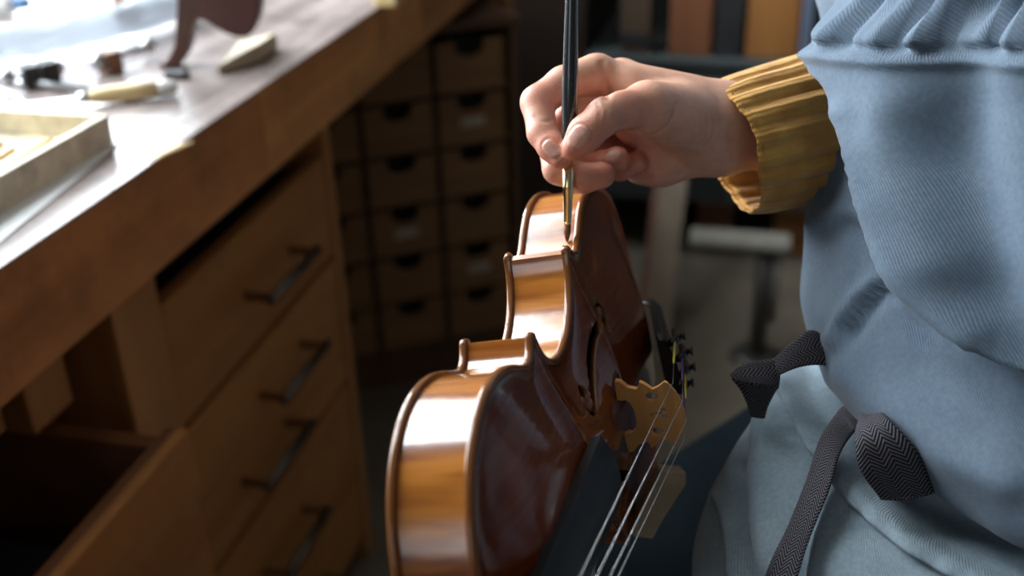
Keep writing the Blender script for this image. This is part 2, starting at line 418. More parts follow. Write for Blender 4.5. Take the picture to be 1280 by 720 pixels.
# back-left odds and ends
q = on_bench(18, 20, 0.0); t = tag(empty('glue_bottle', q), 'small white plastic bottle with a blue cap at the back of the bench', 'bottle')
tube('bottle_body', [q+Vector((0.05*s, 0.01*s, 0.018)) for s in (-1.4, -1.35, -.1, 0.05, .12)], [0.012, 0.017, 0.017, 0.014, 0.007], M['paper'], t, 16)
M['blue'] = plain('blue_plastic', (0.12, 0.28, 0.55), 0.4)
tube('cap', [q+Vector((0.05*s, 0.01*s, 0.018)) for s in (.1201, .14, .5)], [0.009, 0.0095, 0.0075], M['blue'], t, 16)
q = on_bench(158, 12, 0.0)
tag(box('small_wood_block', (q.x-0.014, q.y-0.012, ZT_+0.0005), (q.x+0.014, q.y+0.012, ZT_+0.024), M['rail'], None, 0.002), 'small dark brown wooden block behind the plastic roll', 'block')
# dark carved piece standing on the bench
fo = on_bench(205, 87); dep = pix(fo)[2]
S1 = 1/3.2
crv = [(735, 0), (725, 50), (712, 100), (700, 150), (688, 190), (665, 225), (640, 248), (605, 262), (608, 270), (660, 276), (700, 262), (728, 232), (750, 190), (765, 150), (778, 118), (800, 97), (830, 106), (860, 130), (895, 150), (940, 166), (985, 166), (1010, 145), (1035, 105), (1052, 50), (1058, 0), (1040, -70), (985, -135), (900, -165), (810, -140), (750, -70)]
pl = [((x*S1-640)/F*dep, -(y*S1-360)/F*dep) for x, y in crv]
# stand it upright: a vertical plane through the foot, facing the camera
bw = fo; cx0, cy0 = ((632*S1-640)/F*dep, -(274*S1-360)/F*dep)
up = Vector((0, 0, 1))
MS = Matrix(((RT.x, 0, FH.x, bw.x), (RT.y, 0, FH.y, bw.y), (0, 1, 0, bw.z+0.0008), (0, 0, 0, 1)))
pl = [((x-cx0), (y-cy0)/0.92) for x, y in pl]
ymin = min(p[1] for p in pl); pl = [(x, y-ymin) for x, y in pl]
o = extrude_poly('carved_neck_blank', pl, 0.0, 0.028, M['scroll_wood'], None, MS, bev=0.002)
tag(o, 'dark red-brown carved wooden piece with curved foot standing on the bench', 'carved wood')
q = on_bench(222, 98)
tag(box('black_clip', (q.x-0.014, q.y-0.007, ZT_+0.0005), (q.x+0.014, q.y+0.007, ZT_+0.009), M['black'], None, 0.003, None), 'small black clip at the foot of the dark carved piece', 'clip')
# tan wedge
w = [on_bench(272, 95), on_bench(325, 78), on_bench(349, 62), on_bench(300, 66)]
bm = bmesh.new()
lo = [bm.verts.new((p.x, p.y, ZT_+0.0006)) for p in w]; hi = [bm.verts.new((p.x, p.y, ZT_+h)) for p, h in zip(w, (0.010, 0.022, 0.022, 0.014))]
bm.faces.new(lo[::-1]); bm.faces.new(hi)
for i in range(4): bm.faces.new((lo[i], lo[(i+1) % 4], hi[(i+1) % 4], hi[i]))
bmesh.ops.bevel(bm, geom=list(bm.edges), offset=0.002, segments=2, affect='EDGES')
tag(from_bm('sanding_block', bm, M['block_wood']), 'grey-tan wooden sanding wedge lying near the bench edge', 'wedge')
# wood shaving on the edge and a peg at the far end of the front board
q = on_bench(200, 193)
sv = []
for i in range(14):
    tt = i/13; c_ = q + Vector((0.010*math.sin(tt*2)+0.010, -0.024+0.050*tt, 0.003+0.005*math.sin(tt*math.pi)))
    wd = 0.010*math.sin(math.pi*min(max(tt, .08), .92))
    for k, th in ((-1, 0), (1, 0), (1, 0.0012), (-1, 0.0012)):
        sv.append(c_+Vector((k*wd, k*0.003, th)))
fs = [(4*i+a, 4*i+b, 4*i+4+b, 4*i+4+a) for i in range(13) for a, b in ((0, 1), (1, 2), (2, 3), (3, 0))]+[(0, 3, 2, 1), (52, 53, 54, 55)]
tag(pyd('wood_shaving', sv, fs, M['pale_wood'], smooth=True), 'pale wood shaving curled over the edge of the bench', 'shaving')
q = onz(488, 6, ZT_)
tag(box('bench_stop', (q.x-0.018, q.y-0.02, ZT_+0.0008), (q.x+0.016, q.y+0.03, ZT_+0.026), M['pale_wood'], None, 0.004), 'small pale wooden stop block at the far bench edge', 'block')

# ================================================================== chest of small drawers behind
ang = math.radians(34)
chest = tag(empty('small_drawer_chest', (-0.689, 1.89, 0), ang), 'brown wooden chest of many small drawers with finger holes behind the bench', 'chest')
CW, CH = 0.150, 0.107
x0c, x1c = -2*CW-CW/2-0.012, CW+CW/2+0.012
rows_z = [0.564+0.02+CH*(1-k) for k in range(6)]        # drawer centres from the top
ztop = rows_z[0]+CH/2+0.014; zbot = rows_z[-1]-CH/2-0.012
def cbox(n, lo, hi, m, bev=0.002): return box(n, lo, hi, m, chest, bev, None, local=True)
cbox('side_panel', (x0c-0.016, 0.0, 0), (x0c, 0.34, ztop), M['chest_body'])
cbox('side_panel', (x1c, 0.0, 0), (x1c+0.016, 0.34, ztop), M['chest_body'])
cbox('top_panel', (x0c-0.022, -0.008, ztop), (x1c+0.022, 0.345, ztop+0.018), M['chest_body'])
cbox('back_panel', (x0c, 0.33, 0), (x1c, 0.34, ztop), M['chest_body'], 0)
cbox('plinth', (x0c, 0.012, 0), (x1c, 0.03, zbot), M['chest_body'], 0)
for k in range(1, 4): cbox('divider', (x0c+0.012+k*CW-0.005, 0.003, zbot), (x0c+0.012+k*CW+0.005, 0.33, ztop), M['chest_body'], 0)
for k in range(1, 6): cbox('shelf', (x0c, 0.0045, rows_z[k]+CH/2-0.003), (x1c, 0.33, rows_z[k]+CH/2+0.003), M['chest_body'], 0)
# one drawer front with a half-round finger hole
a_ = [(-CW/2+0.007, -CH/2+0.005), (CW/2-0.007, -CH/2+0.005), (CW/2-0.007, CH/2-0.005)]
hole = [(0.029*math.cos(t), CH/2-0.018-0.017*math.sin(t)) for t in [math.pi*k/12 for k in range(13)]]
front = a_ + [(0.029, CH/2-0.005)] + hole + [(-0.029, CH/2-0.005)] + [(-CW/2+0.007, CH/2-0.005)]
protos = None
MR = Matrix(((1, 0, 0, 0), (0, 0, -1, 0), (0, 1, 0, 0), (0, 0, 0, 1)))
for ci in range(4):
    for ri in range(6):
        cx = x0c+0.012+CW*(ci+0.5); cz = rows_z[ri]
        if protos is None:
            dr = extrude_poly('drawer', front, 0.004, 0.016, M['chest'], None, MR, local=True)
            dr.parent = chest
            ins = box('drawer_box', (-CW/2+0.012, 0.05, -CH/2+0.008), (CW/2-0.012, 0.32, CH/2-0.02), M['dark_in'], dr, 0, None, local=True)
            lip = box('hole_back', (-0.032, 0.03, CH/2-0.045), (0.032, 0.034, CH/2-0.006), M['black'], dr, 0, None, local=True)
            protos = dr
        else:
            dr = copy_tree(protos, chest)
        dr.location = (cx, 0.0, cz)
M['card'] = plain('paper_label', (0.42, 0.38, 0.32), 0.7)
for ci, ri in ((3, 1), (2, 3), (3, 4)):
    cx = x0c+0.012+CW*(ci+0.5); cz = rows_z[ri]
    cbox('label_card', (cx-0.024, -0.0172, cz-0.012), (cx+0.024, -0.0161, cz+0.006), M['card'], 0)

# dark case standing behind, below the bench end
q = P(560, 60, 2.75)
t = tag(empty('dark_cupboard', (q.x, q.y, 0), math.radians(12)), 'tall dark cupboard standing behind the small drawer chest', 'cupboard')
box('cupboard_body', (-0.6, 0, 0.0), (0.36, 0.45, 1.5), M['black'], t, 0.004, None, local=True)
for x in (-0.59, -0.115):
    dd = box('cupboard_door', (x, -0.02, 0.06), (x+0.465, -0.0005, 1.45), plain('very_dark_brown', (0.035, 0.022, 0.016), 0.5), t, 0.003, None, local=True)
    tube('door_knob', [(x+0.44, -0.0205, 0.8), (x+0.44, -0.04, 0.8)], [0.008, 0.013], M['handle_steel'], dd, 12, local=True)

# ================================================================== far right of the workshop
M['slate'] = plain('slate_grey_metal', (0.045, 0.055, 0.056), 0.5, vary=0.15, scale=8.)
M['orange_wood'] = wood('orange_brown_wood', (0.20, 0.075, 0.018), (0.32, 0.14, 0.035), 0.5, 'Z', 0.8)
M['red_wood'] = wood('red_brown_wood', (0.13, 0.045, 0.018), (0.20, 0.075, 0.03), 0.5, 'Z', 0.8)
YC = 2.62
def at_y(u, v, y):
    q = ray(u, v); return Vector(CP + q*(y-CP[1])/q[1])
a = at_y(738, 72, YC); b = at_y(1100, 72, YC); zb = at_y(900, 258, YC).z
t = tag(empty('slate_cabinet', (0.2, YC+0.2, 0)), 'low slate grey two-door cabinet fixed to the dark back wall', 'cabinet')
box('cabinet_body', (a.x, YC+0.012, zb), (b.x, YB-0.0005, a.z-0.012), M['slate'], t, 0.004)
box('cabinet_top', (a.x-0.01, YC-0.01, a.z-0.0115), (b.x+0.01, YB-0.0005, a.z+0.006), M['slate'], t, 0.004)
wd = (b.x-a.x)/2
for k in range(2):
    dd = box('cabinet_door', (a.x+k*wd+0.006, YC, zb+0.008), (a.x+(k+1)*wd-0.006, YC+0.0115, a.z-0.02), M['slate'], t, 0.003)
    box('door_pull', (a.x+wd+(-0.04 if k == 0 else 0.02), YC-0.014, zb+0.12), (a.x+wd+(-0.02 if k == 0 else 0.04), YC-0.0005, zb+0.20), M['handle_steel'], dd, 0.002)
zt2 = a.z+0.0065
def stand(name, u0, u1, h, dz, m, label, cat, y0=YC+0.03, group=None):
    l = at_y(u0, 66, YC+0.03).x; r_ = at_y(u1, 66, YC+0.03).x
    o = tag(empty(name, ((l+r_)/2, y0, zt2)), label, cat, group)
    box('body', (l, y0, zt2), (r_, y0+dz, zt2+h), m, o, 0.004)
    return o, l, r_
o, l, r_ = stand('wooden_file_box', 836, 888, 0.34, 0.26, M['red_wood'], 'red-brown wooden box standing on the slate grey cabinet', 'box')
box('lid', (l-0.003, YC+0.027, zt2+0.3405), (r_+0.003, YC+0.293, zt2+0.36), M['red_wood'], o, 0.003)
o, l, r_ = stand('orange_wood_box', 932, 996, 0.36, 0.24, M['orange_wood'], 'orange-brown wooden box standing on the slate grey cabinet', 'box')
box('lid', (l-0.003, YC+0.027, zt2+0.3605), (r_+0.003, YC+0.273, zt2+0.38), M['orange_wood'], o, 0.003)
o, l, r_ = stand('black_binder', 893, 927, 0.32, 0.24, M['black'], 'black binder standing between the two wooden boxes', 'binder')
box('spine_label', (l+0.012, YC+0.027, zt2+0.16), (r_-0.012, YC+0.0295, zt2+0.24), M['slate'], o, 0.001)
M['slateblue'] = plain('slate_blue_cover', (0.10, 0.13, 0.19), 0.5)
o, l, r_ = stand('blue_ledger', 999, 1012, 0.30, 0.22, M['slateblue'], 'thin slate blue ledger standing beside the orange box', 'book')
box('pages', (l+0.003, YC+0.252, zt2+0.004), (r_-0.003, YC+0.254, zt2+0.29), M['paper'], o, 0)
o, l, r_ = stand('dark_brown_plank', 775, 812, 0.42, 0.05, wood('dark_plank', (0.05, 0.03, 0.016), (0.085, 0.05, 0.028), 0.6, 'Z'), 'dark brown plank standing upright on the slate cabinet', 'plank')
box('end_cleat', (l, YC+0.026, zt2+0.02), (r_, YC+0.0295, zt2+0.05), M['black'], o, 0.001)
# wooden crates under the cabinet
for u0, u1, m, lab in ((868, 912, M['red_wood'], 'red-brown wooden crate on the floor under the slate cabinet'), (962, 1030, M['orange_wood'], 'ochre wooden crate on the floor under the slate cabinet')):
    y0 = YC+0.06; l = at_y(u0, 330, y0).x; r_ = at_y(u1, 330, y0).x
    o = tag(empty('wooden_crate', ((l+r_)/2, y0, 0)), lab, 'crate')
    for k in range(3): box('slat', (l, y0, 0.002+0.052*k), (r_, y0+0.012, 0.047+0.052*k), m, o, 0.002)
    for x in (l, r_-0.012): box('end_board', (x, y0+0.0125, 0.001), (x+0.012, y0+0.22, 0.151), m, o, 0.002)
    box('base_board', (l+0.0125, y0+0.0125, 0.001), (r_-0.0125, y0+0.22, 0.012), m, o, 0)
y0 = YC+0.03; l = at_y(848, 320, y0).x; r_ = at_y(866, 320, y0).x
# low stand with grey top
fb = onz(945, 446, 0)
M['grey'] = plain('grey_laminate', (0.20, 0.19, 0.165), 0.45, vary=0.08)
M['dark_metal'] = plain('dark_grey_metal', (0.10, 0.095, 0.085), 0.4, 0.6)
t = tag(empty('low_stand', fb), 'low stand with a grey rounded top on a dark metal post', 'stand')
zs = 0.27
tl = at_y(862, 284, fb.y); tr = at_y(992, 284, fb.y)
box('stand_top', (tl.x, fb.y-0.035, zs), (tr.x, fb.y+0.035, zs+0.026), M['grey'], t, 0.012)
tube('post', [fb+Vector((0, 0, 0.012)), fb+Vector((0, 0, zs-0.0005))], 0.018, M['dark_metal'], t, 16)
tube('post_sleeve', [fb+Vector((0.026, -0.01, 0.10)), fb+Vector((0.026, -0.01, zs-0.0006))], 0.009, M['grey'], t, 12)
tube('foot', [fb+Vector((0, 0, 0.0005)), fb+Vector((0, 0, 0.008)), fb+Vector((0, 0, 0.0118))], [0.06, 0.055, 0.03], M['dark_metal'], t, 24)
# board leaning by the violin
o = at_y(795, 420, 2.3); z1 = at_y(795, 265, 2.4).z
fl = onz(812, 425, 0)
t = tag(empty('leaning_board', fl), 'grey-brown board leaning against the slate cabinet', 'board')
M['greyboard'] = wood('grey_brown_board', (0.16, 0.12, 0.08), (0.24, 0.185, 0.13), 0.6, 'Z', 0.8)
sl = (YC-0.03-fl.y)/0.36
MB_ = Matrix(((1, 0, 0, fl.x), (0, 1, sl, fl.y), (0, 0, 1, 0.001), (0, 0, 0, 1)))
box('board', (-0.035, 0, 0), (0.045, 0.018, 0.36), M['greyboard'], t, 0.002, MB_)
box('edge_strip', (-0.035, -0.004, 0.0), (-0.020, -0.0004, 0.36), M['red_wood'], t, 0.001, MB_)

# ================================================================== violin
vp = np.array([-1.0724, 1.6915, -0.9079]); th = np.linalg.norm(vp); k_ = vp/th
K = np.array([[0, -k_[2], k_[1]], [k_[2], 0, -k_[0]], [-k_[1], k_[0], 0]])
RV = np.eye(3)+math.sin(th)*K+(1-math.cos(th))*K@K
tv = np.array([51.702, 17.1652, 733.2631])/1000
RVW = CM @ RV; TVW = CP + CM @ tv
MV = Matrix([[*RVW[i], TVW[i]] for i in range(3)]+[[0, 0, 0, 1]])
violin = empty('violin'); violin.matrix_world = MV
tag(violin, 'glossy red-brown violin with golden flamed ribs propped on its side', 'violin')
bpy.context.view_layer.update()
mm_ = 0.001
ZTOP = 36.3
UC, LC = (79.2, 229.6), (91.9, 140.3)
def bez(p, n):
    p = np.array(p, float); t = np.linspace(0, 1, n)[:, None]
    return (1-t)**3*p[0]+3*(1-t)**2*t*p[1]+3*(1-t)*t*t*p[2]+t**3*p[3]
ucx, ucy = UC; lcx, lcy = LC
OUT = {'low': [bez([(0, 0), (34, 0), (66, 4), (86, 24)], 20), bez([(86, 24), (101, 40), (106, 66), (103, 84)], 16), bez([(103, 84), (101, 102), (88, 112), (84.5, 123)], 14), bez([(84.5, 123), (83, 129), (87, 135), (lcx, lcy)], 10)],
       'c': [bez([(lcx-1.2, lcy+3.6), (82, lcy+4), (71, 150), (62, 163)], 16), bez([(62, 163), (53.5, 176), (51.5, 190), (55.5, 204)], 14), bez([(55.5, 204), (60, 217), (69, 223), (ucx-0.8, ucy-3.6)], 14)],
       'up': [bez([(ucx, ucy), (73, ucy+4), (69, 237), (71, 245)], 10), bez([(71, 245), (74, 255), (84, 267), (84, 290)], 16), bez([(84, 290), (84, 318), (64, 336), (46, 344)], 18), bez([(46, 344), (32, 350), (18, 351.5), (0, 354)], 12)]}
for k in OUT:
    segs = OUT[k]; OUT[k] = np.vstack([segs[0]]+[s[1:] for s in segs[1:]])
half = np.vstack([OUT['low'], OUT['c'], OUT['up']])
def centre(y): return min(max(y, 62.), 298.)
def inset(p, s):
    c = np.array([0, centre(p[1])]); d = c-p; L = np.linalg.norm(d)
    return p + d*(min(s, L)/L) if L > 1e-6 else p
def arch(s, L, hgt):
    """height above the edge at distance s from the edge towards the spine at distance L"""
    if s < 7: return -0.5*math.sin(min(s, 7)/7*math.pi/2)
    t_ = (s-7)/max(L-7, 1e-3)
    return -0.5 + (hgt+0.5)*(math.sin((t_**0.82-0.5)*math.pi)*0.5+0.5)
full = np.vstack([half, half[-2:0:-1]*np.array([-1, 1])])
NF = len(full)
def plate(name, top, hgt, mat):
    V = []; Fc = []; edge = []
    zz = ZTOP if top else 0.0
    sg = 1 if top else -1
    prof = [(3.4, -4.0), (1.0, -4.0), (0.2, -3.4), (0.0, -2.2), (0.25, -1.0), (1.0, -0.15), (2.0, 0.1), (3.2, -0.1)]
    prof = [('e', *p) for p in prof] + [('s', s) for s in (4.0, 4.6, 5.3, 7., 10.)] + [('t', t_) for t_ in np.linspace(0.12, 1, 16)]
    for pr in prof:
        for p in full:
            c = np.array([0, centre(p[1])]); L = np.linalg.norm(c-p)
            if pr[0] == 'e': s = pr[1]; z = pr[2]
            elif pr[0] == 's': s = pr[1]; z = -0.1+arch(s, L, hgt)
            else: s = 10+(L-10)*pr[1]; z = -0.1+arch(s, L, hgt)
            q = inset(p, s); V.append((q[0]*mm_, q[1]*mm_, (zz+sg*z)*mm_)); edge.append(s)
    for r in range(len(prof)-1):
        for i in range(NF):
            j = (i+1) % NF
            a, b, c, d = r*NF+i, r*NF+j, (r+1)*NF+j, (r+1)*NF+i
            Fc.append((a, b, c, d) if top else (d, c, b, a))
    # inner skin 3.5 mm below closes the plate
    n0 = len(V)
    inner = [('e', 3.4, -4.0), ('s', 9.), ('t', 0.3), ('t', 0.6), ('t', 1.0)]
    for pr in inner[1:]:
        for p in full:
            c = np.array([0, centre(p[1])]); L = np.linalg.norm(c-p)
            s = pr[1] if pr[0] == 's' else 10+(L-10)*pr[1]
            z = -0.1+arch(s, L, hgt)-3.4
            q = inset(p, s); V.append((q[0]*mm_, q[1]*mm_, (zz+sg*min(z, 1e9))*mm_)); edge.append(50.)
    prev = 0
    for r in range(len(inner)-1):
        cur = n0+r*NF
        for i in range(NF):
            j = (i+1) % NF
            f4 = (prev+j, prev+i, cur+i, cur+j)
            Fc.append(f4 if top else f4[::-1])
        prev = cur
    me = bpy.data.meshes.new(name); me.from_pydata(V, [], Fc); me.update()
    at = me.attributes.new('edge_dist', 'FLOAT', 'POINT'); at.data.foreach_set('value', edge)
    bm = bmesh.new(); bm.from_mesh(me); bmesh.ops.remove_doubles(bm, verts=bm.verts, dist=1e-6); bmesh.ops.recalc_face_normals(bm, faces=bm.faces)
    bm.to_mesh(me); bm.free()
    return link(name, me, mat, violin, True, local=True)

def varnish(name, dark, light, flame, purf=False, rough=0.16, axis=0, coat=1.0, ior=1.7, spec=0.5):
    m, nt, b = new_mat(name)
    tc = nd(nt, 'ShaderNodeTexCoord'); mp = nd(nt, 'ShaderNodeMapping')
    nt.links.new(tc.outputs['Object'], mp.inputs['Vector'])
    if flame:      # figured maple: bands across the rib, broken along it
        mp.inputs['Scale'].default_value = (60, 60, 6)
        n = nd(nt, 'ShaderNodeTexNoise', i_Scale=1.6, i_Detail=3., i_Roughness=0.55, i_Distortion=0.4)
        n2 = nd(nt, 'ShaderNodeTexNoise', i_Scale=0.35, i_Detail=2.)
    else:          # spruce: fine grain lines along the length, wear in blotches
        mp.inputs['Scale'].default_value = (420, 8, 20)
        n = nd(nt, 'ShaderNodeTexNoise', i_Scale=1.0, i_Detail=4., i_Roughness=0.5)
        n2 = nd(nt, 'ShaderNodeTexNoise', i_Scale=18., i_Detail=4.)
    nt.links.new(mp.outputs[0], n.inputs['Vector'])
    if flame: nt.links.new(mp.outputs[0], n2.inputs['Vector'])
    else: nt.links.new(tc.outputs['Object'], n2.inputs['Vector'])
    r = ramp(nt, [(0.36, dark), (0.64, light)]); nt.links.new(n.outputs['Fac'], r.inputs['Fac'])
    r2 = ramp(nt, [(0.35, (0.62, 0.55, 0.5)), (0.65, (1, 1, 1))]); nt.links.new(n2.outputs['Fac'], r2.inputs['Fac'])
    mx = nd(nt, 'ShaderNodeMix', data_type='RGBA', blend_type='MULTIPLY'); mx.inputs[0].default_value = 1
    nt.links.new(r.outputs['Color'], mx.inputs[6]); nt.links.new(r2.outputs['Color'], mx.inputs[7])
    out = mx.outputs[2]
    if purf:
        at = nd(nt, 'ShaderNodeAttribute', attribute_name='edge_dist')
        pr = ramp(nt, [(0.0, (0.6, 0.36, 0.16)), (0.30, (1, 1, 1)), (0.4, (1, 1, 1)), (0.405, (0.05, 0.04, 0.03)), (0.5, (0.05, 0.04, 0.03)), (0.505, (1, 1, 1))])
        dv = nd(nt, 'ShaderNodeMath', operation='DIVIDE'); dv.inputs[1].default_value = 10.
        nt.links.new(at.outputs['Fac'], dv.inputs[0]); nt.links.new(dv.outputs[0], pr.inputs['Fac'])
        # worn, paler rim
        rim = ramp(nt, [(0.0, (1, 1, 1)), (0.22, (1, 1, 1)), (0.34, (0, 0, 0))]); nt.links.new(dv.outputs[0], rim.inputs['Fac'])
        m3 = nd(nt, 'ShaderNodeMix', data_type='RGBA'); nt.links.new(rim.outputs['Color'], m3.inputs[0])
        nt.links.new(out, m3.inputs[6]); m3.inputs[7].default_value = (0.16, 0.06, 0.018, 1)
        m2 = nd(nt, 'ShaderNodeMix', data_type='RGBA', blend_type='MULTIPLY'); m2.inputs[0].default_value = 1
        prb = ramp(nt, [(0.0, (1, 1, 1)), (0.40, (1, 1, 1)), (0.405, (0.12, 0.1, 0.08)), (0.50, (0.12, 0.1, 0.08)), (0.505, (1, 1, 1))])
        nt.links.new(dv.outputs[0], prb.inputs['Fac'])
        nt.links.new(m3.outputs[2], m2.inputs[6]); nt.links.new(prb.outputs['Color'], m2.inputs[7]); out = m2.outputs[2]
        nt.nodes.remove(pr)
    nt.links.new(out, b.inputs['Base Color'])
    b.inputs['Roughness'].default_value = rough+0.12
    b.inputs['Coat Weight'].default_value = coat; b.inputs['Coat Roughness'].default_value = rough
    b.inputs['Coat IOR'].default_value = ior; b.inputs['Specular IOR Level'].default_value = spec
    n3 = nd(nt, 'ShaderNodeTexNoise', i_Scale=55., i_Detail=3.); nt.links.new(tc.outputs['Object'], n3.inputs['Vector'])
    bp = nd(nt, 'ShaderNodeBump', i_Strength=0.12, i_Distance=0.001); nt.links.new(n3.outputs['Fac'], bp.inputs['Height'])
    nt.links.new(bp.outputs['Normal'], b.inputs['Normal']); nt.links.new(bp.outputs['Normal'], b.inputs['Coat Normal'])
    return m
M['vtop'] = varnish('violin_top_varnish', (0.18, 0.036, 0.007), (0.245, 0.058, 0.012), False, True, 0.07, 0, 0.7, 1.45, 0.12)
M['vrib'] = varnish('violin_rib_varnish', (0.24, 0.060, 0.006), (0.62, 0.235, 0.034), True, False, 0.13)
M['vneck'] = varnish('violin_neck_varnish', (0.22, 0.075, 0.015), (0.36, 0.14, 0.03), True, False, 0.2)
M['ebony'] = plain('ebony', (0.008, 0.009, 0.012), 0.36, vary=0.3, scale=80., spec=0.3)
M['ebony_tail'] = plain('ebony_polished', (0.012, 0.012, 0.013), 0.25, vary=0.3, scale=80.)
M['bridge'] = wood('bridge_maple', (0.52, 0.23, 0.065), (0.70, 0.36, 0.12), 0.4, 'X', 6.0)
M['string'] = plain('steel_string', (0.78, 0.78, 0.76), 0.25, 1.0, 0.05, 200)

top = plate('top_plate', True, 15.5, M['vtop'])
back = plate('back_plate', False, 14.0, M['vtop'])
def on_top(x, y):
    """height of the belly (mm) over plate point"""
    hx = np.interp(y, half[:, 1], np.abs(half[:, 0])); L = max(hx, 8); s = max(L-abs(x), 0)
    return ZTOP-0.1+arch(s, L, 15.5)
# f-holes
def f_cutters(sx):
    path = spline([(30.5, 192), (27.0, 197.5), (21.5, 198.0), (19.2, 192.5), (22.5, 184), (30, 171), (36.5, 160), (43.5, 147), (49.5, 134), (51.5, 126), (47.5, 121.5), (42.5, 123.5), (40.6, 128)], 72)
    n = len(path); pts = []
    for side in (1, -1):
        rng = range(n) if side == 1 else range(n-1, -1, -1)
        for i in rng:
            a = path[max(i-1, 0)]; b = path[min(i+1, n-1)]; d = (b-a)/np.linalg.norm(b-a); nn = np.array([-d[1], d[0]])
            u = i/(n-1); w = 0.8+2.7*math.exp(-((u-0.5)/0.2)**2)
            q = path[i]+side*w*nn; pts.append((sx*q[0]*mm_, q[1]*mm_))
    res = [extrude_poly('cut', pts, 0.022, 0.075, None, violin, local=True)]
    for cx, cy, r in ((29.3, 190.2, 3.5), (41.6, 129.5, 4.4)):
        res.append(extrude_poly('cut', [(sx*(cx+r*math.cos(a))*mm_, (cy+r*math.sin(a))*mm_) for a in [2*math.pi*k/20 for k in range(20)]], 0.022, 0.075, None, violin, local=True))
    # nicks at the middle
    return res
cut(top, f_cutters(1)+f_cutters(-1))
top.data.polygons.foreach_set('use_smooth', [True]*len(top.data.polygons))
# dark inside wall so that the hollow body is closed by ribs
def rib(pts, sx):
    V = []; n = len(pts)
    for s, z in ((2.6, 3.2), (2.6, ZTOP-3.2), (3.8, ZTOP-3.2), (3.8, 3.2)):
        for p in pts:
            q = inset(p, s); V.append((sx*q[0]*mm_, q[1]*mm_, z*mm_))
    Fc = []
    for r in range(4):
        a = r*n; b = ((r+1) % 4)*n
        for i in range(n-1): Fc.append((a+i, a+i+1, b+i+1, b+i))
    Fc += [(0, n, 2*n, 3*n), (n-1, 4*n-1, 3*n-1, 2*n-1)]
    bm = bmesh.new(); me = bpy.data.meshes.new('rib'); me.from_pydata(V, [], Fc)
    bm.from_mesh(me); bmesh.ops.recalc_face_normals(bm, faces=bm.faces); bm.to_mesh(me); bm.free()
    o = link('rib', me, M['vrib'], violin, True, local=True)
    m = o.modifiers.new('e', 'EDGE_SPLIT'); m.split_angle = math.radians(40); apply_mods(o)
    return o
for sx in (1, -1):
    for k in ('low', 'c', 'up'): rib(OUT[k], sx)
# pale corner blocks show as the squared corner ends between the plates
for sx in (1, -1):
    for (a, b) in ((OUT['low'][-1], OUT['c'][0]), (OUT['c'][-1], OUT['up'][0])):
        pts = [(sx*q[0]*mm_, q[1]*mm_) for q in (inset(a, 2.5), inset(b, 2.5), inset(b, 7), inset(a, 7))]
        extrude_poly('corner_seam', pts, 3.2*mm_, (ZTOP-3.2)*mm_, M['vrib'], violin, local=True)
# fingerboard, neck and head
def loft(name, secs, mat, smooth=True):
    n = len(secs[0]); V = [p for s in secs for p in s]
    Fc = [(r*n+i, r*n+(i+1) % n, (r+1)*n+(i+1) % n, (r+1)*n+i) for r in range(len(secs)-1) for i in range(n)]
    Fc += [tuple(range(n))[::-1], tuple((len(secs)-1)*n+i for i in range(n))]
    bm = bmesh.new(); me = bpy.data.meshes.new(name); me.from_pydata([tuple(c*mm_ for c in p) for p in V], [], Fc)
    bm.from_mesh(me); bmesh.ops.recalc_face_normals(bm, faces=bm.faces); bm.to_mesh(me); bm.free()
    o = link(name, me, mat, violin, smooth, local=True)
    m = o.modifiers.new('e', 'EDGE_SPLIT'); m.split_angle = math.radians(38); apply_mods(o)
    return o
def fb_z(y): return 61.5+(y-222)*(-0.052)           # top of the fingerboard along its middle
def fb_w(y): return 21.0+(y-222)/(484-222)*(12.0-21.0)
secs = []
for y in (222, 260, 300, 354, 400, 484):
    w = fb_w(y); zt_ = fb_z(y); R_ = 42.
    arc = [(x, y, zt_-(R_-math.sqrt(R_*R_-x*x))) for x in np.linspace(w, -w, 13)]
    ze = arc[0][2]
    secs.append(arc+[(-w, y, ze-4.5), (w, y, ze-4.5)])
loft('fingerboard', secs, M['ebony'])
secs = []
for y, w, zb in ((346, 16, 6), (356, 15.5, 10), (368, 14, 30), (390, 12.5, 36), (440, 12, 33), (478, 12, 30)):
    zt_ = fb_z(y)-(42-math.sqrt(42*42-fb_w(y)**2))-4.6
    secs.append([(w, y, zt_), (-w, y, zt_)]+[(-w*math.cos(a), y, zt_-(zt_-zb)*math.sin(a)) for a in np.linspace(0.12, math.pi-0.12, 9)])
neck = loft('neck', secs, M['vneck'])
secs = []
for y, w, z0, z1 in ((478.2, 12, 26, 43), (500, 11, 16, 38), (540, 9, 4, 26), (556, 8, 0, 20)):
    secs.append([(w, y, z1), (-w, y, z1), (-w, y, z0), (w, y, z0)])
pb = loft('pegbox', secs, M['vneck'])
bm = bmesh.new()
sp = [Vector((0, (566+(17-0.9*k)*math.sin(k*0.55))*mm_, (2+(17-0.9*k)*math.cos(k*0.55))*mm_)) for k in range(18)]
add_tube(bm, sp, [(7.5-0.22*k)*mm_ for k in range(18)], 10)
from_bm('scroll', bm, M['vneck'], violin, True, local=True)
for k, (y, s) in enumerate(((494, 1), (506, -1), (520, 1), (533, -1))):
    z = (30-(y-494)*0.4)*mm_
    tube('peg', [(-s*14*mm_, y*mm_, z), (s*24*mm_, y*mm_, z), (s*27*mm_, y*mm_, z), (s*42*mm_, y*mm_, z)], [0.003, 0.0038, 0.007, 0.009], M['ebony'], violin, 12, local=True)
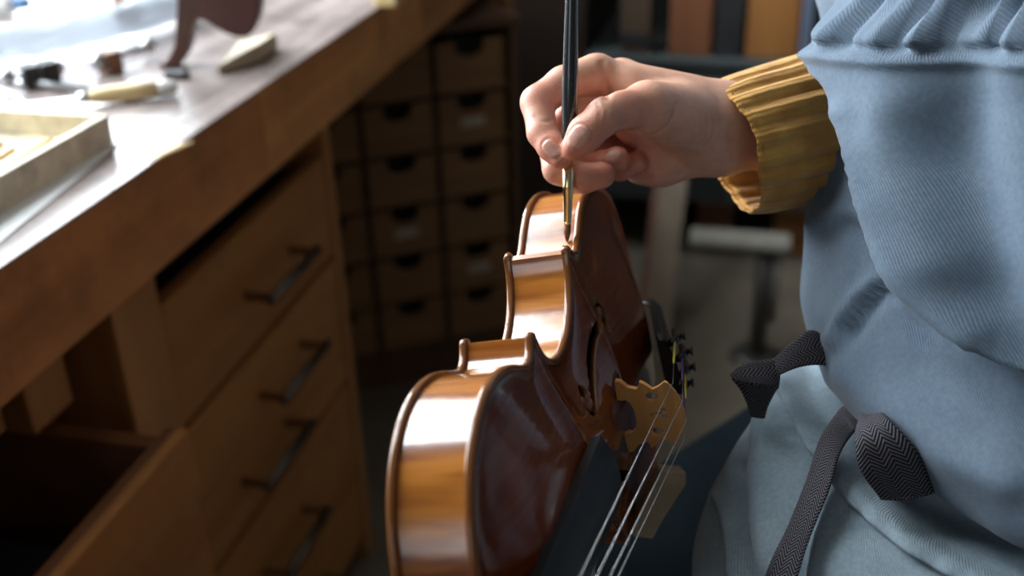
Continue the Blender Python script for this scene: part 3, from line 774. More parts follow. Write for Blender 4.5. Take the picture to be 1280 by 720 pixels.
loft('nut', [[(12, 484.2, fb_z(484)-2), (-12, 484.2, fb_z(484)-2), (-12, 484.2, fb_z(484)+1.2), (12, 484.2, fb_z(484)+1.2)], [(12, 489, fb_z(484)-2), (-12, 489, fb_z(484)-2), (-12, 489, fb_z(484)+0.6), (12, 489, fb_z(484)+0.6)]], M['ebony'])
# bridge
ZBEL = on_top(0, 160)
def bridge_outline():
    h = [(0.0, 33.2), (6, 32.6), (12, 30.4), (17.2, 27.0), (18.0, 25.6), (15.6, 22.0), (14.4, 18.8), (18.2, 14.6), (19.2, 12.6), (17.0, 12.0), (15.3, 10.5), (16.8, 6.0), (20.6, 2.6), (21.0, 0.0), (10.2, -0.6), (9.6, 2.2), (10.0, 3.6), (8.0, 5.8), (4.0, 7.2), (0.0, 7.5)]
    l = [(-x, y) for x, y in h[-2:0:-1]]
    return h+l
MBR = Matrix(((mm_, 0, 0, 0), (0, 0, -mm_, 160*mm_), (0, mm_, 0, ZBEL*mm_), (0, 0, 0, 1)))
BR = bridge_outline()
br = extrude_poly('bridge', BR, -2.0, 2.0, M['bridge'], violin, MBR, local=True)
for v in br.data.vertices:                        # thinner towards the crown
    hh = (v.co.z/mm_-ZBEL)/33.; v.co.y = 0.160+(v.co.y-0.160)*(1-0.55*max(hh, 0))
def circ(cx, cy, rx, ry=None):
    ry = ry or rx
    return [(cx+rx*math.cos(a), cy+ry*math.sin(a)) for a in [2*math.pi*k/18 for k in range(18)]]
cut(br, [extrude_poly('cut', c, -5, 5, None, violin, MBR, local=True) for c in
         (circ(10.2, 17.6, 2.7, 3.4), circ(-10.2, 17.6, 2.7, 3.4), circ(1.9, 22.5, 1.8), circ(-1.9, 22.5, 1.8), [(-0.9, 15.5), (0.9, 15.5), (1.1, 21.6), (-1.1, 21.6)])])
# tailpiece with fine tuners
def tp(y): return 42+ (y-8)*0.28
secs = []
for y, w, t_ in ((10, 9.5, 5), (30, 10.5, 6), (60, 13.5, 6), (88, 18, 6.5), (102, 20.5, 6.5), (108, 19.5, 5)):
    z = 47+(y-10)*0.235
    arc = [(x, y, z+(1-(x/w)**2)*5.5) for x in np.linspace(w, -w, 9)]
    secs.append(arc+[(-w, y, z-t_*0.5), (w, y, z-t_*0.5)])
tpo = loft('tailpiece', secs, M['ebony_tail'])
STX_B = [17.0, 5.8, -5.8, -17.0]; STX_N = [8.2, 2.8, -2.8, -8.2]; STX_T = [15., 5., -5., -15.]
def crown(x): return ZBEL+33.2-(x*x)/(2*42.)*1.05
M['yellow'] = plain('yellow_winding', (0.65, 0.55, 0.05), 0.5); M['purple'] = plain('purple_winding', (0.12, 0.05, 0.30), 0.5)
M['green'] = plain('green_winding', (0.03, 0.22, 0.08), 0.5); M['red'] = plain('red_winding', (0.4, 0.04, 0.03), 0.5)
for k in range(4):
    zb = 47+92*0.235+(1-(STX_T[k]/20.5)**2)*5.5
    pT = Vector((STX_T[k], 100, zb+3.5))*mm_; pB = Vector((STX_B[k], 160, crown(STX_B[k])+0.35))*mm_
    pN = Vector((STX_N[k], 485, fb_z(484)+1.5))*mm_
    st = tube('string', [pT, pB, pN], [0.00030, 0.00030, 0.00028][:3] if k else [0.00022]*3, M['string'], violin, 8, local=True)
    tube('silk_winding', [pT, pT.lerp(pB, 0.55)], 0.00062, [M['yellow'], M['purple'], M['yellow'], M['purple']][k], st, 8, local=True)
    ft = tube('fine_tuner', [Vector((STX_T[k], 84, zb+1))*mm_, Vector((STX_T[k], 96, zb+4.0))*mm_, Vector((STX_T[k], 103, zb+1.5))*mm_], [0.0018, 0.0026, 0.0022], M['ebony_tail'], tpo, 10, local=True)
    tube('tuner_screw', [Vector((STX_T[k], 94, zb+4))*mm_, Vector((STX_T[k], 93, zb+6.5))*mm_, Vector((STX_T[k], 93, zb+8.5))*mm_], [0.0014, 0.0014, 0.0030], M['ebony_tail'], ft, 12, local=True)
tube('end_button', [(0, 0.002, 0.018), (0, -0.008, 0.018), (0, -0.013, 0.018)], [0.0035, 0.005, 0.0065], M['ebony'], violin, 14, local=True)
tube('tail_gut', [(0.004, 0.011, 0.0475), (0.003, 0.0, 0.040), (0.002, -0.006, 0.022)], 0.0011, M['black'], violin, 8, local=True)

# ================================================================== brush
def rib_point(x, y, z): return MV @ Vector((x*mm_, y*mm_, z*mm_))
best_ = None
for p_ in OUT['low'][30:]:
    for z_ in (27., 28.5, 30., 31.):
        q_ = inset(p_, 2.5); w_ = rib_point(q_[0]+0.2, q_[1], z_); e_ = abs(pix(w_)[0]-709)+abs(pix(w_)[1]-302)
        if best_ is None or e_ < best_[0]: best_ = (e_, w_)
tipw = best_[1]
tu, tvv, td = pix(tipw)
tip = tipw; topb = P(716, -70, 0.545)
bd = (topb-tip).normalized(); bL = (topb-tip).length
brush = tag(empty('paint_brush', tip), 'slim dark handled artist brush with brass ferrule held against the violin', 'brush')
M['brush_black'] = plain('brush_lacquer', (0.022, 0.028, 0.032), 0.22, vary=0.1, coat=0.6)
M['ferrule'] = plain('brass_ferrule', (0.86, 0.72, 0.42), 0.22, 1.0, 0.05, 100)
M['bristle'] = plain('brown_bristles', (0.14, 0.06, 0.025), 0.6, vary=0.5, scale=300.)
def bp_(l): return tip + bd*l
tube('bristles', [bp_(s) for s in (0.0004, 0.003, 0.006, 0.0105)], [0.0006, 0.0014, 0.0020, 0.0020], M['bristle'], brush, 14)
tube('ferrule', [bp_(s) for s in (0.0102, 0.012, 0.030, 0.0305, 0.032, 0.0325, 0.046)], [0.0021, 0.0022, 0.0029, 0.0032, 0.0032, 0.0030, 0.0033], M['ferrule'], brush, 20)
tube('handle', [bp_(s) for s in (0.0462, 0.050, 0.062, 0.078, 0.100, 0.14, 0.19, 0.24, 0.245)], [0.0032, 0.0034, 0.0041, 0.0044, 0.0040, 0.0032, 0.0026, 0.0019, 0.0009], M['brush_black'], brush, 20)
def brush_at(py):
    """depth of the brush axis at image height py"""
    lo_, hi_ = 0.0, bL
    for _ in range(40):
        m_ = (lo_+hi_)/2
        if pix(bp_(m_))[1] > py: lo_ = m_
        else: hi_ = m_
    return pix(bp_(lo_))

# ================================================================== person: implicit surface for the bare hand
def surface_nets(Fv, org, h):
    nx, ny, nz = Fv.shape
    s = Fv < 0
    cell = np.zeros((nx-1, ny-1, nz-1), int); acc = np.zeros((nx-1, ny-1, nz-1, 3)); cnt = np.zeros((nx-1, ny-1, nz-1))
    cor = [(i, j, k) for i in (0, 1) for j in (0, 1) for k in (0, 1)]
    def sub(A, c): return A[c[0]:c[0]+nx-1, c[1]:c[1]+ny-1, c[2]:c[2]+nz-1]
    for a in cor:
        for ax in range(3):
            if a[ax]: continue
            b = list(a); b[ax] = 1
            fa = sub(Fv, a); fb_ = sub(Fv, b); m = (sub(s, a) != sub(s, b))
            t = np.where(m, fa/np.where(m, fa-fb_, 1), 0)
            for q in range(3):
                acc[..., q] += np.where(m, a[q]+(t if q == ax else 0), 0)
            cnt += m
    act = cnt > 0
    idx = -np.ones(cnt.shape, int); idx[act] = np.arange(act.sum())
    ii = np.argwhere(act)
    V = org + (ii + acc[act]/cnt[act][:, None])*h
    Q = []
    for ax in range(3):
        o1, o2 = [(1, 2), (2, 0), (0, 1)][ax]
        sl0 = [slice(1, -1)]*3; sl0[ax] = slice(0, -1); sl1 = [slice(1, -1)]*3; sl1[ax] = slice(1, None)
        A = s[tuple(sl0)]; B = s[tuple(sl1)]
        e = np.argwhere(A != B)
        if not len(e): continue
        inside = A[tuple(e.T)]
        base = e.copy(); 
        for q in range(3):
            if q != ax: base[:, q] += 1
        def cid(d1, d2):
            c = base.copy(); c[:, o1] -= d1; c[:, o2] -= d2
            return idx[c[:, 0], c[:, 1], c[:, 2]]
        q4 = np.stack([cid(1, 1), cid(0, 1), cid(0, 0), cid(1, 0)], 1)
        q4[~inside] = q4[~inside][:, ::-1]
        Q.append(q4)
    Q = np.vstack(Q); Q = Q[(Q >= 0).all(1)]
    return V, Q
def cone(X, a, b, ra, rb):
    """signed distance to a round cone (spheres ra at a, rb at b)"""
    ba = b-a; L2 = ba@ba; t = np.clip(((X-a)@ba)/L2, 0, 1)
    d = np.linalg.norm(X-a-t[..., None]*ba, axis=-1)
    return d-(ra+(rb-ra)*t)
def smin(a, b, k):
    h = np.maximum(k-np.abs(a-b), 0)/k
    return np.minimum(a, b)-h*h*k*0.25
def J(u, v, d, r): return (np.array(P(u, v, d)), r*mm_)

# hand joints: image place, distance from the lens, radius in mm
bz = brush_at(190)[2]
thumb = [J(718, 184, bz-0.0085, 7.2), J(732, 167, bz-0.0115, 9.3), J(756, 145, bz-0.012, 9.6), J(778, 138, bz-0.006, 9.9), J(808, 133, bz+0.004, 12.2), J(850, 143, bz+0.024, 16)]
index = [J(701, 197, bz-0.001, 6.4), J(690, 184, bz+0.002, 7.6), J(678, 166, bz+0.007, 8.1), J(672, 128, bz+0.016, 9.2), J(704, 105, bz+0.024, 9.6), J(744, 91, bz+0.032, 10.8)]
middle = [J(752, 219, bz+0.0140, 7.6), J(729, 223, bz+0.0135, 7.9), J(698, 211, bz+0.017, 8.5), J(690, 174, bz+0.029, 9.2), J(726, 132, bz+0.042, 9.8), J(775, 100, bz+0.052, 12)]
ring = [J(771, 199, bz+0.026, 7.4), J(750, 207, bz+0.029, 7.6), J(722, 211, bz+0.033, 7.8), J(710, 196, bz+0.046, 8.6), J(745, 156, bz+0.060, 9.5), J(798, 125, bz+0.067, 12)]
little = [J(794, 204, bz+0.042, 6.5), J(776, 211, bz+0.045, 6.8), J(756, 208, bz+0.049, 7.2), J(752, 198, bz+0.060, 7.8), J(778, 178, bz+0.072, 8.4), J(822, 165, bz+0.076, 11)]
wr = J(905, 160, bz+0.052, 20)
palm = [(J(900, 142, bz+0.046, 17), J(752, 96, bz+0.034, 10.5)), (J(900, 150, bz+0.055, 18), J(778, 103, bz+0.050, 12)),
        (J(900, 165, bz+0.060, 18), J(800, 130, bz+0.064, 12)), (J(898, 178, bz+0.062, 17), J(822, 168, bz+0.072, 12)),
        (J(893, 160, bz+0.042, 18), J(812, 138, bz+0.008, 12)), (J(890, 183, bz+0.055, 16), J(822, 200, bz+0.060, 14)),
        (J(870, 160, bz+0.045, 18), J(800, 150, bz+0.045, 16)), (J(822, 200, bz+0.060, 14), J(800, 205, bz+0.064, 11)),
        (J(860, 135, bz+0.040, 14), J(790, 112, bz+0.030, 9))]
fore = [(J(900, 148, bz+0.050, 18.5), J(1010, 140, bz+0.085, 23)), (J(905, 172, bz+0.056, 18.5), J(1010, 168, bz+0.090, 23))]
def chain_sdf(X, ch, k=3*mm_):
    d = None
    for (a, ra), (b, rb) in zip(ch[:-1], ch[1:]):
        e = cone(X, a, b, ra, rb); d = e if d is None else smin(d, e, k)
    return d
fingers = [thumb, index, middle, ring, little]
allp = np.array([p for ch in fingers for p, r in ch]+[p for a, b in palm+fore for p, r in (a, b)])
lo = allp.min(0)-0.03; hi = allp.max(0)+0.03
hs = 0.00125
nn = np.ceil((hi-lo)/hs).astype(int)
gx = [lo[i]+np.arange(nn[i])*hs for i in range(3)]
X = np.stack(np.meshgrid(*gx, indexing='ij'), -1).astype(np.float32)
dp = None
for (a, ra), (b, rb) in palm+fore:
    e = cone(X, a, b, ra, rb); dp = e if dp is None else smin(dp, e, 9*mm_)
tot = None
for i, ch in enumerate(fingers):
    df = smin(chain_sdf(X, ch), dp, (11 if i == 0 else 6)*mm_)
    tot = df if tot is None else smin(tot, df, 0.9*mm_)
# creases at the thumb web and wrist
HV, HQ = surface_nets(tot.astype(float), lo, hs)
del X, tot, dp
# relax once for smoothness
def relax(V, Q, it=3, lam=0.5):
    n = len(V); E = np.vstack([Q[:, [0, 1]], Q[:, [1, 2]], Q[:, [2, 3]], Q[:, [3, 0]]])
    for _ in range(it):
        S = np.zeros_like(V); c = np.zeros(n)
        for a, b in ((0, 1), (1, 0)):
            for q in range(3): S[:, q] += np.bincount(E[:, a], V[E[:, b], q], n)
            c += np.bincount(E[:, a], minlength=n)
        V = V+lam*(S/np.maximum(c, 1)[:, None]-V)
    return V
HV = relax(HV, HQ, 3)
def vnorm(V, Q):
    fn = np.cross(V[Q[:, 2]]-V[Q[:, 0]], V[Q[:, 3]]-V[Q[:, 1]]); N = np.zeros_like(V)
    for c in range(4):
        for q in range(3): N[:, q] += np.bincount(Q[:, c], fn[:, q], len(V))
    return N/np.maximum(np.linalg.norm(N, axis=1), 1e-12)[:, None]
HN = vnorm(HV, HQ)
cc = (HV-CP) @ CM; PU = 640+F*cc[:, 0]/cc[:, 2]; PVv = 360+F*cc[:, 1]/cc[:, 2]; PD = cc[:, 2]
# sculpted marks: nails, joint folds
nailm = np.zeros(len(HV)); disp = np.zeros(len(HV)); red = np.zeros(len(HV))
facing = -(HN @ CM[:, 2])
def nail(u, v, ang, la, lb, dmin, dmax):
    a = math.radians(ang); du = PU-u; dv = PVv-v
    x = du*math.cos(a)+dv*math.sin(a); y = -du*math.sin(a)+dv*math.cos(a)
    e = (np.abs(x/la)**2.6+np.abs(y/lb)**2.6)**(1/2.6)
    ok = (facing > 0.1) & (PD > dmin) & (PD < dmax)
    global nailm, disp
    m = np.clip((1.06-e)/0.12, 0, 1)*ok
    nailm = np.maximum(nailm, m)
    disp += ok*(0.0003*m - 0.00075*np.exp(-((e-1.12)/0.10)**2))
nail(724, 171, -50, 14.5, 12.5, bz-0.05, bz+0.005)
nail(689, 186, 52, 12, 9.0, bz-0.03, bz+0.012)
nail(767, 194, -35, 11, 8.5, bz+0.008, bz+0.035)
def fold(pts, wpx, amp, dmin=0, dmax=9):
    global disp
    p = spline(pts, 40); d2 = ((PU[:, None]-p[None, :, 0])**2+(PVv[:, None]-p[None, :, 1])**2).min(1)
    disp += amp*np.exp(-d2/wpx**2)*((facing > 0.0) & (PD > dmin) & (PD < dmax))
fold([(792, 164), (812, 170), (832, 160), (842, 146), (845, 130)], 2.4, -0.0010, 0, bz+0.06)
for k in range(5): fold([(858+8*k, 138), (862+8*k, 155), (858+8*k, 172), (850+8*k, 182)], 1.6, -0.00035)
fold([(746, 128), (750, 140), (748, 152)], 1.6, -0.0004, 0, bz+0.01)
fold([(754, 126), (759, 138), (757, 150)], 1.6, -0.0004, 0, bz+0.01)
fold([(668, 146), (678, 152), (690, 150)], 1.8, -0.0005, 0, bz+0.02)
fold([(752, 80), (756, 92), (757, 106), (760, 120)], 4.5, -0.0016, 0, bz+0.06)
HV = HV+HN*disp[:, None]
for ch, w in ((thumb, 1), (index, 1), (middle, 1), (ring, 1), (little, 0.8)):
    for i, s_ in ((0, 0.011), (1, 0.010), (3, 0.011), (2, 0.007)):
        red = np.maximum(red, w*np.exp(-((HV-ch[i][0])**2).sum(1)/(2*s_**2))*(1.0 if i != 2 else 0.6))
# coarse rest of the body (all inside the clothes), same mesh
def coarse(parts, h, k):
    ap = np.array([p for a, b in parts for p, r in (a, b)]); mr = max(r for a, b in parts for p, r in (a, b))
    lo = ap.min(0)-mr-0.02; hi = ap.max(0)+mr+0.02; nn = np.ceil((hi-lo)/h).astype(int)
    X = np.stack(np.meshgrid(*[lo[i]+np.arange(nn[i])*h for i in range(3)], indexing='ij'), -1); d = None
    for (a, ra), (b, rb) in parts:
        e = cone(X, a, b, ra, rb); d = e if d is None else smin(d, e, k)
    return surface_nets(d, lo, h)
def W3(p, r): return (np.array(p), r)
TC = np.array(P(1235, 300, 0.80)); TC[2] = 0                        # axis of the trunk on the floor plan
rt = np.array(RT); fh = np.array(FH)
def tb(z, side=0., fwd=0.): return np.array([TC[0], TC[1], z])+rt*side+fh*fwd
TB = np.array(P(1390, 300, 0.65))
def tq(z, side=0., fwd=0.): return np.array([TB[0], TB[1], z])+rt*side+fh*fwd
elb = np.array(P(1225, 105, 0.84)); shR = np.array(P(1290, -330, 0.745)); shL = np.array(P(1330, -330, 0.60))
body_parts = [(W3(tq(0.78), 0.095), W3(tq(0.95), 0.085)), (W3(tq(0.95), 0.085), W3(tq(1.15), 0.09)), (W3(tq(1.15), 0.09), W3((shR+shL)/2, 0.07)),
              (W3(shR, 0.045), W3(shL, 0.05)), (W3(shR, 0.028), W3(elb, 0.024)), (W3(elb, 0.024), W3(np.array(P(1000, 155, bz+0.088)), 0.023)),
              (W3(tq(0.78), 0.09), W3(tb(0.66, 0, 0.03), 0.09)), (W3(tb(0.66, 0, 0.09), 0.09), W3(np.array(P(560, 900, 0.92)), 0.06)), (W3(tb(0.60, 0, -0.05), 0.085), W3(np.array(P(760, 1300, 0.66)), 0.055))]
BV, BQ = coarse(body_parts, 0.007, 0.02)
PV_ = np.vstack([HV, BV]); PQ = np.vstack([HQ, BQ+len(HV)])
me = bpy.data.meshes.new('person'); me.from_pydata(PV_.tolist(), [], PQ.tolist()); me.update()
base = np.array([0.68, 0.385, 0.270]); redc = np.array([0.66, 0.235, 0.165]); nailc = np.array([0.66, 0.385, 0.31])
colr = np.tile(base, (len(PV_), 1)); r_ = np.r_[red, np.zeros(len(BV))][:, None]*0.8; colr = colr*(1-r_)+redc*r_
n_ = np.r_[nailm, np.zeros(len(BV))][:, None]; colr = colr*(1-n_)+nailc*n_
at = me.attributes.new('skin_tint', 'FLOAT_COLOR', 'POINT'); at.data.foreach_set('color', np.c_[colr, np.ones(len(colr))].ravel())
at = me.attributes.new('nail_mask', 'FLOAT', 'POINT'); at.data.foreach_set('value', n_.ravel())
def skin():
    m, nt, b = new_mat('skin')
    a = nd(nt, 'ShaderNodeAttribute', attribute_name='skin_tint'); nm = nd(nt, 'ShaderNodeAttribute', attribute_name='nail_mask')
    tc = nd(nt, 'ShaderNodeTexCoord'); n = nd(nt, 'ShaderNodeTexNoise', i_Scale=90., i_Detail=4.); nt.links.new(tc.outputs['Object'], n.inputs['Vector'])
    r = ramp(nt, [(0.3, (0.86, 0.80, 0.78)), (0.7, (1.05, 1.03, 1.0))]); nt.links.new(n.outputs['Fac'], r.inputs['Fac'])
    mx = nd(nt, 'ShaderNodeMix', data_type='RGBA', blend_type='MULTIPLY'); mx.inputs[0].default_value = 1
    nt.links.new(a.outputs['Color'], mx.inputs[6]); nt.links.new(r.outputs['Color'], mx.inputs[7]); nt.links.new(mx.outputs[2], b.inputs['Base Color'])
    rr = nd(nt, 'ShaderNodeMapRange'); rr.inputs[3].default_value = 0.46; rr.inputs[4].default_value = 0.26
    nt.links.new(nm.outputs['Fac'], rr.inputs[0]); nt.links.new(rr.outputs[0], b.inputs['Roughness'])
    b.inputs['Subsurface Weight'].default_value = 0.12; b.inputs['Subsurface Radius'].default_value = (1, 0.35, 0.2); b.inputs['Subsurface Scale'].default_value = 0.006
    v = nd(nt, 'ShaderNodeTexVoronoi', i_Scale=900.); nt.links.new(tc.outputs['Object'], v.inputs['Vector'])
    bp = nd(nt, 'ShaderNodeBump', i_Strength=0.18, i_Distance=0.0006); nt.links.new(v.outputs['Distance'], bp.inputs['Height']); nt.links.new(bp.outputs['Normal'], b.inputs['Normal'])
    return m
person = link('person', me, skin(), None, True)
tag(person, 'person in blue denim smock and mustard sweater holding a brush to the violin', 'person')

# ------------------------------------------------------------------ knitted sleeve
def knit():
    m, nt, b = new_mat('mustard_knit')
    uv = nd(nt, 'ShaderNodeUVMap'); tc = nd(nt, 'ShaderNodeTexCoord')
    n = nd(nt, 'ShaderNodeTexNoise', i_Scale=60., i_Detail=5.); nt.links.new(tc.outputs['Object'], n.inputs['Vector'])
    r = ramp(nt, [(0.3, (0.46, 0.215, 0.045)), (0.7, (0.64, 0.345, 0.085))]); nt.links.new(n.outputs['Fac'], r.inputs['Fac']); nt.links.new(r.outputs['Color'], b.inputs['Base Color'])
    b.inputs['Roughness'].default_value = 0.9; b.inputs['Specular IOR Level'].default_value = 0.15
    b.inputs['Sheen Weight'].default_value = 0.25; b.inputs['Sheen Roughness'].default_value = 0.5
    w = nd(nt, 'ShaderNodeTexWave', wave_type='BANDS', bands_direction='X', i_Scale=0.09, i_Distortion=1.5, i_Detail=2.); w.inputs['Detail Scale'].default_value = 1.5
    mp = nd(nt, 'ShaderNodeMapping'); mp.inputs['Scale'].default_value = (1000., 1000., 1); nt.links.new(uv.outputs[0], mp.inputs['Vector']); nt.links.new(mp.outputs[0], w.inputs['Vector'])
    n2 = nd(nt, 'ShaderNodeTexNoise', i_Scale=700., i_Detail=2.); nt.links.new(tc.outputs['Object'], n2.inputs['Vector'])
    ad = nd(nt, 'ShaderNodeMath', operation='ADD'); nt.links.new(w.outputs['Fac'], ad.inputs[0]); nt.links.new(n2.outputs['Fac'], ad.inputs[1])
    bp = nd(nt, 'ShaderNodeBump', i_Strength=0.5, i_Distance=0.0008); nt.links.new(ad.outputs[0], bp.inputs['Height']); nt.links.new(bp.outputs['Normal'], b.inputs['Normal'])
    return m
M['knit'] = knit()
def grid_mesh(name, G, mat, parent, wrap=True, thick=0.0, uvs=None, smooth=True):
    """G[rows][cols] points -> quad sheet; wrap closes the columns; thick gives it a lining"""
    nr, nc = len(G), len(G[0])
    V = [p for r in G for p in r]
    Fc = []; UVs = []
    for r in range(nr-1):
        for c in range(nc if wrap else nc-1):
            d = (c+1) % nc
            Fc.append((r*nc+c, r*nc+d, (r+1)*nc+d, (r+1)*nc+c))
    me = bpy.data.meshes.new(name); me.from_pydata([tuple(v) for v in V], [], Fc); me.update()
    if uvs is not None:
        ul = me.uv_layers.new(name='UVMap'); li = 0
        arr = np.zeros(len(me.loops)*2)
        for r in range(nr-1):
            for c in range(nc if wrap else nc-1):
                for (rr, c2) in ((r, c), (r, c+1), (r+1, c+1), (r+1, c)):
                    u, v = uvs(rr, c2); arr[li] = u; arr[li+1] = v; li += 2
        ul.data.foreach_set('uv', arr)
    o = link(name, me, mat, parent, smooth)
    if thick:
        m = o.modifiers.new('t', 'SOLIDIFY'); m.thickness = thick; m.offset = -1; apply_mods(o)
        o.data.polygons.foreach_set('use_smooth', [True]*len(o.data.polygons))
    return o
cA = np.array(P(914, 184, bz+0.058)); cB = np.array(P(1035, 155, bz+0.098)); cC = np.array(P(1150, 128, bz+0.15)); cE = elb
def nrm(v): return v/np.linalg.norm(v)
ax_ = nrm(cB-cA); vup = -CM[:, 1]; vup = nrm(vup-vup@ax_*ax_); vnear = nrm(np.cross(ax_, vup))
if vnear @ CM[:, 2] > 0: vnear = -vnear
# opening ring tilted: near side drawn back towards the elbow, top forward
centres = spline([cA, cB, cC, cE], 46); NA = 200
rowsG = []
for i, c in enumerate(centres):
    s = i/45; lean = max(0, 1-s*2.2)
    ru = 0.0400+0.006*min(1, s*3)-0.002*s; rn = 0.036+0.008*min(1, s*3)
    row = []
    for k in range(NA):
        a = 2*math.pi*k/NA
        ribm = 0.0019*(abs(math.cos(a*10+0.35*math.sin(s*9)+0.6))**0.8*2-1)*min(1, 0.35+s*12)
        wob = 0.0022*noise.noise(Vector((math.cos(a)*1.5, math.sin(a)*1.5, s*6)))
        up_, ne_ = math.cos(a), math.sin(a)
        shift = lean*(-0.006*up_ - 0.014*ne_)            # along the sleeve
        edge = 0.0015*math.sin(a*5+1)*lean
        p = c + vup*up_*(ru+ribm+wob) + vnear*ne_*(rn+ribm+wob) + ax_*(shift+edge)
        row.append(p)
    rowsG.append(row)
# upper arm of the sleeve, from the elbow up into the shoulder of the smock
xa, ya = vup, vnear
for i in range(1, 21):
    t_ = i/20; c = elb*(1-t_)+shR*t_; d_ = nrm((shR-elb)*min(1, t_*2.5)+ax_*max(0, 1-t_*2.5))
    xa = nrm(xa-xa@d_*d_); ya = nrm(ya-ya@d_*d_-((ya-ya@d_*d_)@xa)*xa)
    rr_ = 0.044+0.006*t_
    rowsG.append([c+(xa*math.cos(2*math.pi*k/NA)+ya*math.sin(2*math.pi*k/NA))*(rr_+0.0007*math.cos(2*math.pi*k/NA*20)) for k in range(NA)])
# rolled rim at the opening
r0 = rowsG[0]; c0_ = centres[0]
rim = []
for sft, sh in ((-0.0012, -0.0016), (-0.0024, -0.0006)):
    rim.append([c0_+(p-c0_)*(1+sft/0.04)+ax_*sh for p in r0])
rowsG = [rim[1], rim[0]]+rowsG
sleeve = grid_mesh('sweater_sleeve', rowsG, M['knit'], person, True, 0.0035, lambda r, c: (c/NA*0.26, r*0.007))
sleeve['label'] = 'ribbed mustard yellow knitted sleeve'

# ------------------------------------------------------------------ denim smock
def denim(name, dark, light, period=1.35, sheen=0.15):
    m, nt, b = new_mat(name)
    uv = nd(nt, 'ShaderNodeUVMap'); tc = nd(nt, 'ShaderNodeTexCoord')
    n = nd(nt, 'ShaderNodeTexNoise', i_Scale=16., i_Detail=6., i_Roughness=0.6); nt.links.new(tc.outputs['Object'], n.inputs['Vector'])
    r = ramp(nt, [(0.3, dark), (0.7, light)]); nt.links.new(n.outputs['Fac'], r.inputs['Fac'])
    mp = nd(nt, 'ShaderNodeMapping'); mp.inputs['Scale'].default_value = (1000., 1000., 1.); mp.inputs['Rotation'].default_value = (0, 0, math.radians(32))
    nt.links.new(uv.outputs[0], mp.inputs['Vector'])
    w = nd(nt, 'ShaderNodeTexWave', wave_type='BANDS', bands_direction='X', i_Scale=0.314/period, i_Distortion=1.2, i_Detail=2.); w.inputs['Detail Scale'].default_value = 2.0
    nt.links.new(mp.outputs[0], w.inputs['Vector'])
    r2 = ramp(nt, [(0.0, (0.86, 0.86, 0.88)), (1.0, (1.07, 1.07, 1.06))]); nt.links.new(w.outputs['Fac'], r2.inputs['Fac'])
    mx = nd(nt, 'ShaderNodeMix', data_type='RGBA', blend_type='MULTIPLY'); mx.inputs[0].default_value = 1
    nt.links.new(r.outputs['Color'], mx.inputs[6]); nt.links.new(r2.outputs['Color'], mx.inputs[7])
    n3 = nd(nt, 'ShaderNodeTexNoise', i_Scale=420., i_Detail=2.); nt.links.new(tc.outputs['Object'], n3.inputs['Vector'])
    r3 = ramp(nt, [(0.3, (0.9, 0.9, 0.9)), (0.75, (1.12, 1.12, 1.12))]); nt.links.new(n3.outputs['Fac'], r3.inputs['Fac'])
    mx2 = nd(nt, 'ShaderNodeMix', data_type='RGBA', blend_type='MULTIPLY'); mx2.inputs[0].default_value = 1
    nt.links.new(mx.outputs[2], mx2.inputs[6]); nt.links.new(r3.outputs['Color'], mx2.inputs[7]); nt.links.new(mx2.outputs[2], b.inputs['Base Color'])
    b.inputs['Roughness'].default_value = 0.85; b.inputs['Specular IOR Level'].default_value = 0.2
    b.inputs['Sheen Weight'].default_value = sheen; b.inputs['Sheen Roughness'].default_value = 0.4
    bp = nd(nt, 'ShaderNodeBump', i_Strength=0.3, i_Distance=0.0005); nt.links.new(w.outputs['Fac'], bp.inputs['Height']); nt.links.new(bp.outputs['Normal'], b.inputs['Normal'])
    return m
M['denim'] = denim('blue_denim', (0.080, 0.114, 0.156), (0.122, 0.164, 0.212))
M['denim_light'] = denim('pale_blue_denim', (0.190, 0.255, 0.298), (0.265, 0.335, 0.378))
M['navy'] = denim('shaded_navy_cloth', (0.0035, 0.005, 0.006), (0.006, 0.0085, 0.010), 1.35, 0.0)  # near-black colour stands in for shade on the lap

M['navy'].node_tree.nodes['Principled BSDF'].inputs['Specular IOR Level'].default_value = 0.0
def seg_dist(U, V, poly):
    """distance in pixels and signed side to an image polyline"""
    best = np.full(U.shape, 1e9); side = np.zeros(U.shape)
    p = np.array(poly, float)
    for a, b in zip(p[:-1], p[1:]):
        d = b-a; t = np.clip(((U-a[0])*d[0]+(V-a[1])*d[1])/(d@d), 0, 1)
        ex = U-a[0]-t*d[0]; ey = V-a[1]-t*d[1]; e = np.hypot(ex, ey)
        s = np.sign(d[0]*(V-a[1])-d[1]*(U-a[0]))
        m = e < best; best = np.where(m, e, best); side = np.where(m, s, side)
    return best, side
def side_of(U, V, poly):
    """signed pixel distance to a curve that runs downwards; positive to its right"""
    p = spline(poly, 200); vs = p[:, 1]; us = p[:, 0]
    x = np.interp(V, vs, us); sl = np.interp(V, vs, np.gradient(us, vs))
    return (U-x)/np.sqrt(1+sl*sl)
def sstep(x): x = np.clip(x, 0, 1); return x*x*(3-2*x)
def cloth_rings(rows, nv, nu, power=2.2):
    """rings whose left-hand outline runs through the image points of rows: (u, v, depth, rx, rz)"""
    R = spline(rows, nv); G = np.zeros((nv, nu, 3))
    for i, (u, v, d, rx, rz) in enumerate(R):
        l = np.array(P(u, v, d)); c = l+rt*rx
        for k in range(nu):
            a = 2*math.pi*k/nu; ca, sa = math.cos(a), math.sin(a)
            q = 2/power; x = math.copysign(abs(ca)**q, ca); y = math.copysign(abs(sa)**q, sa)
            G[i, k] = c-rt*rx*x-fh*rz*(y if y > 0 else y*0.55)
    return G
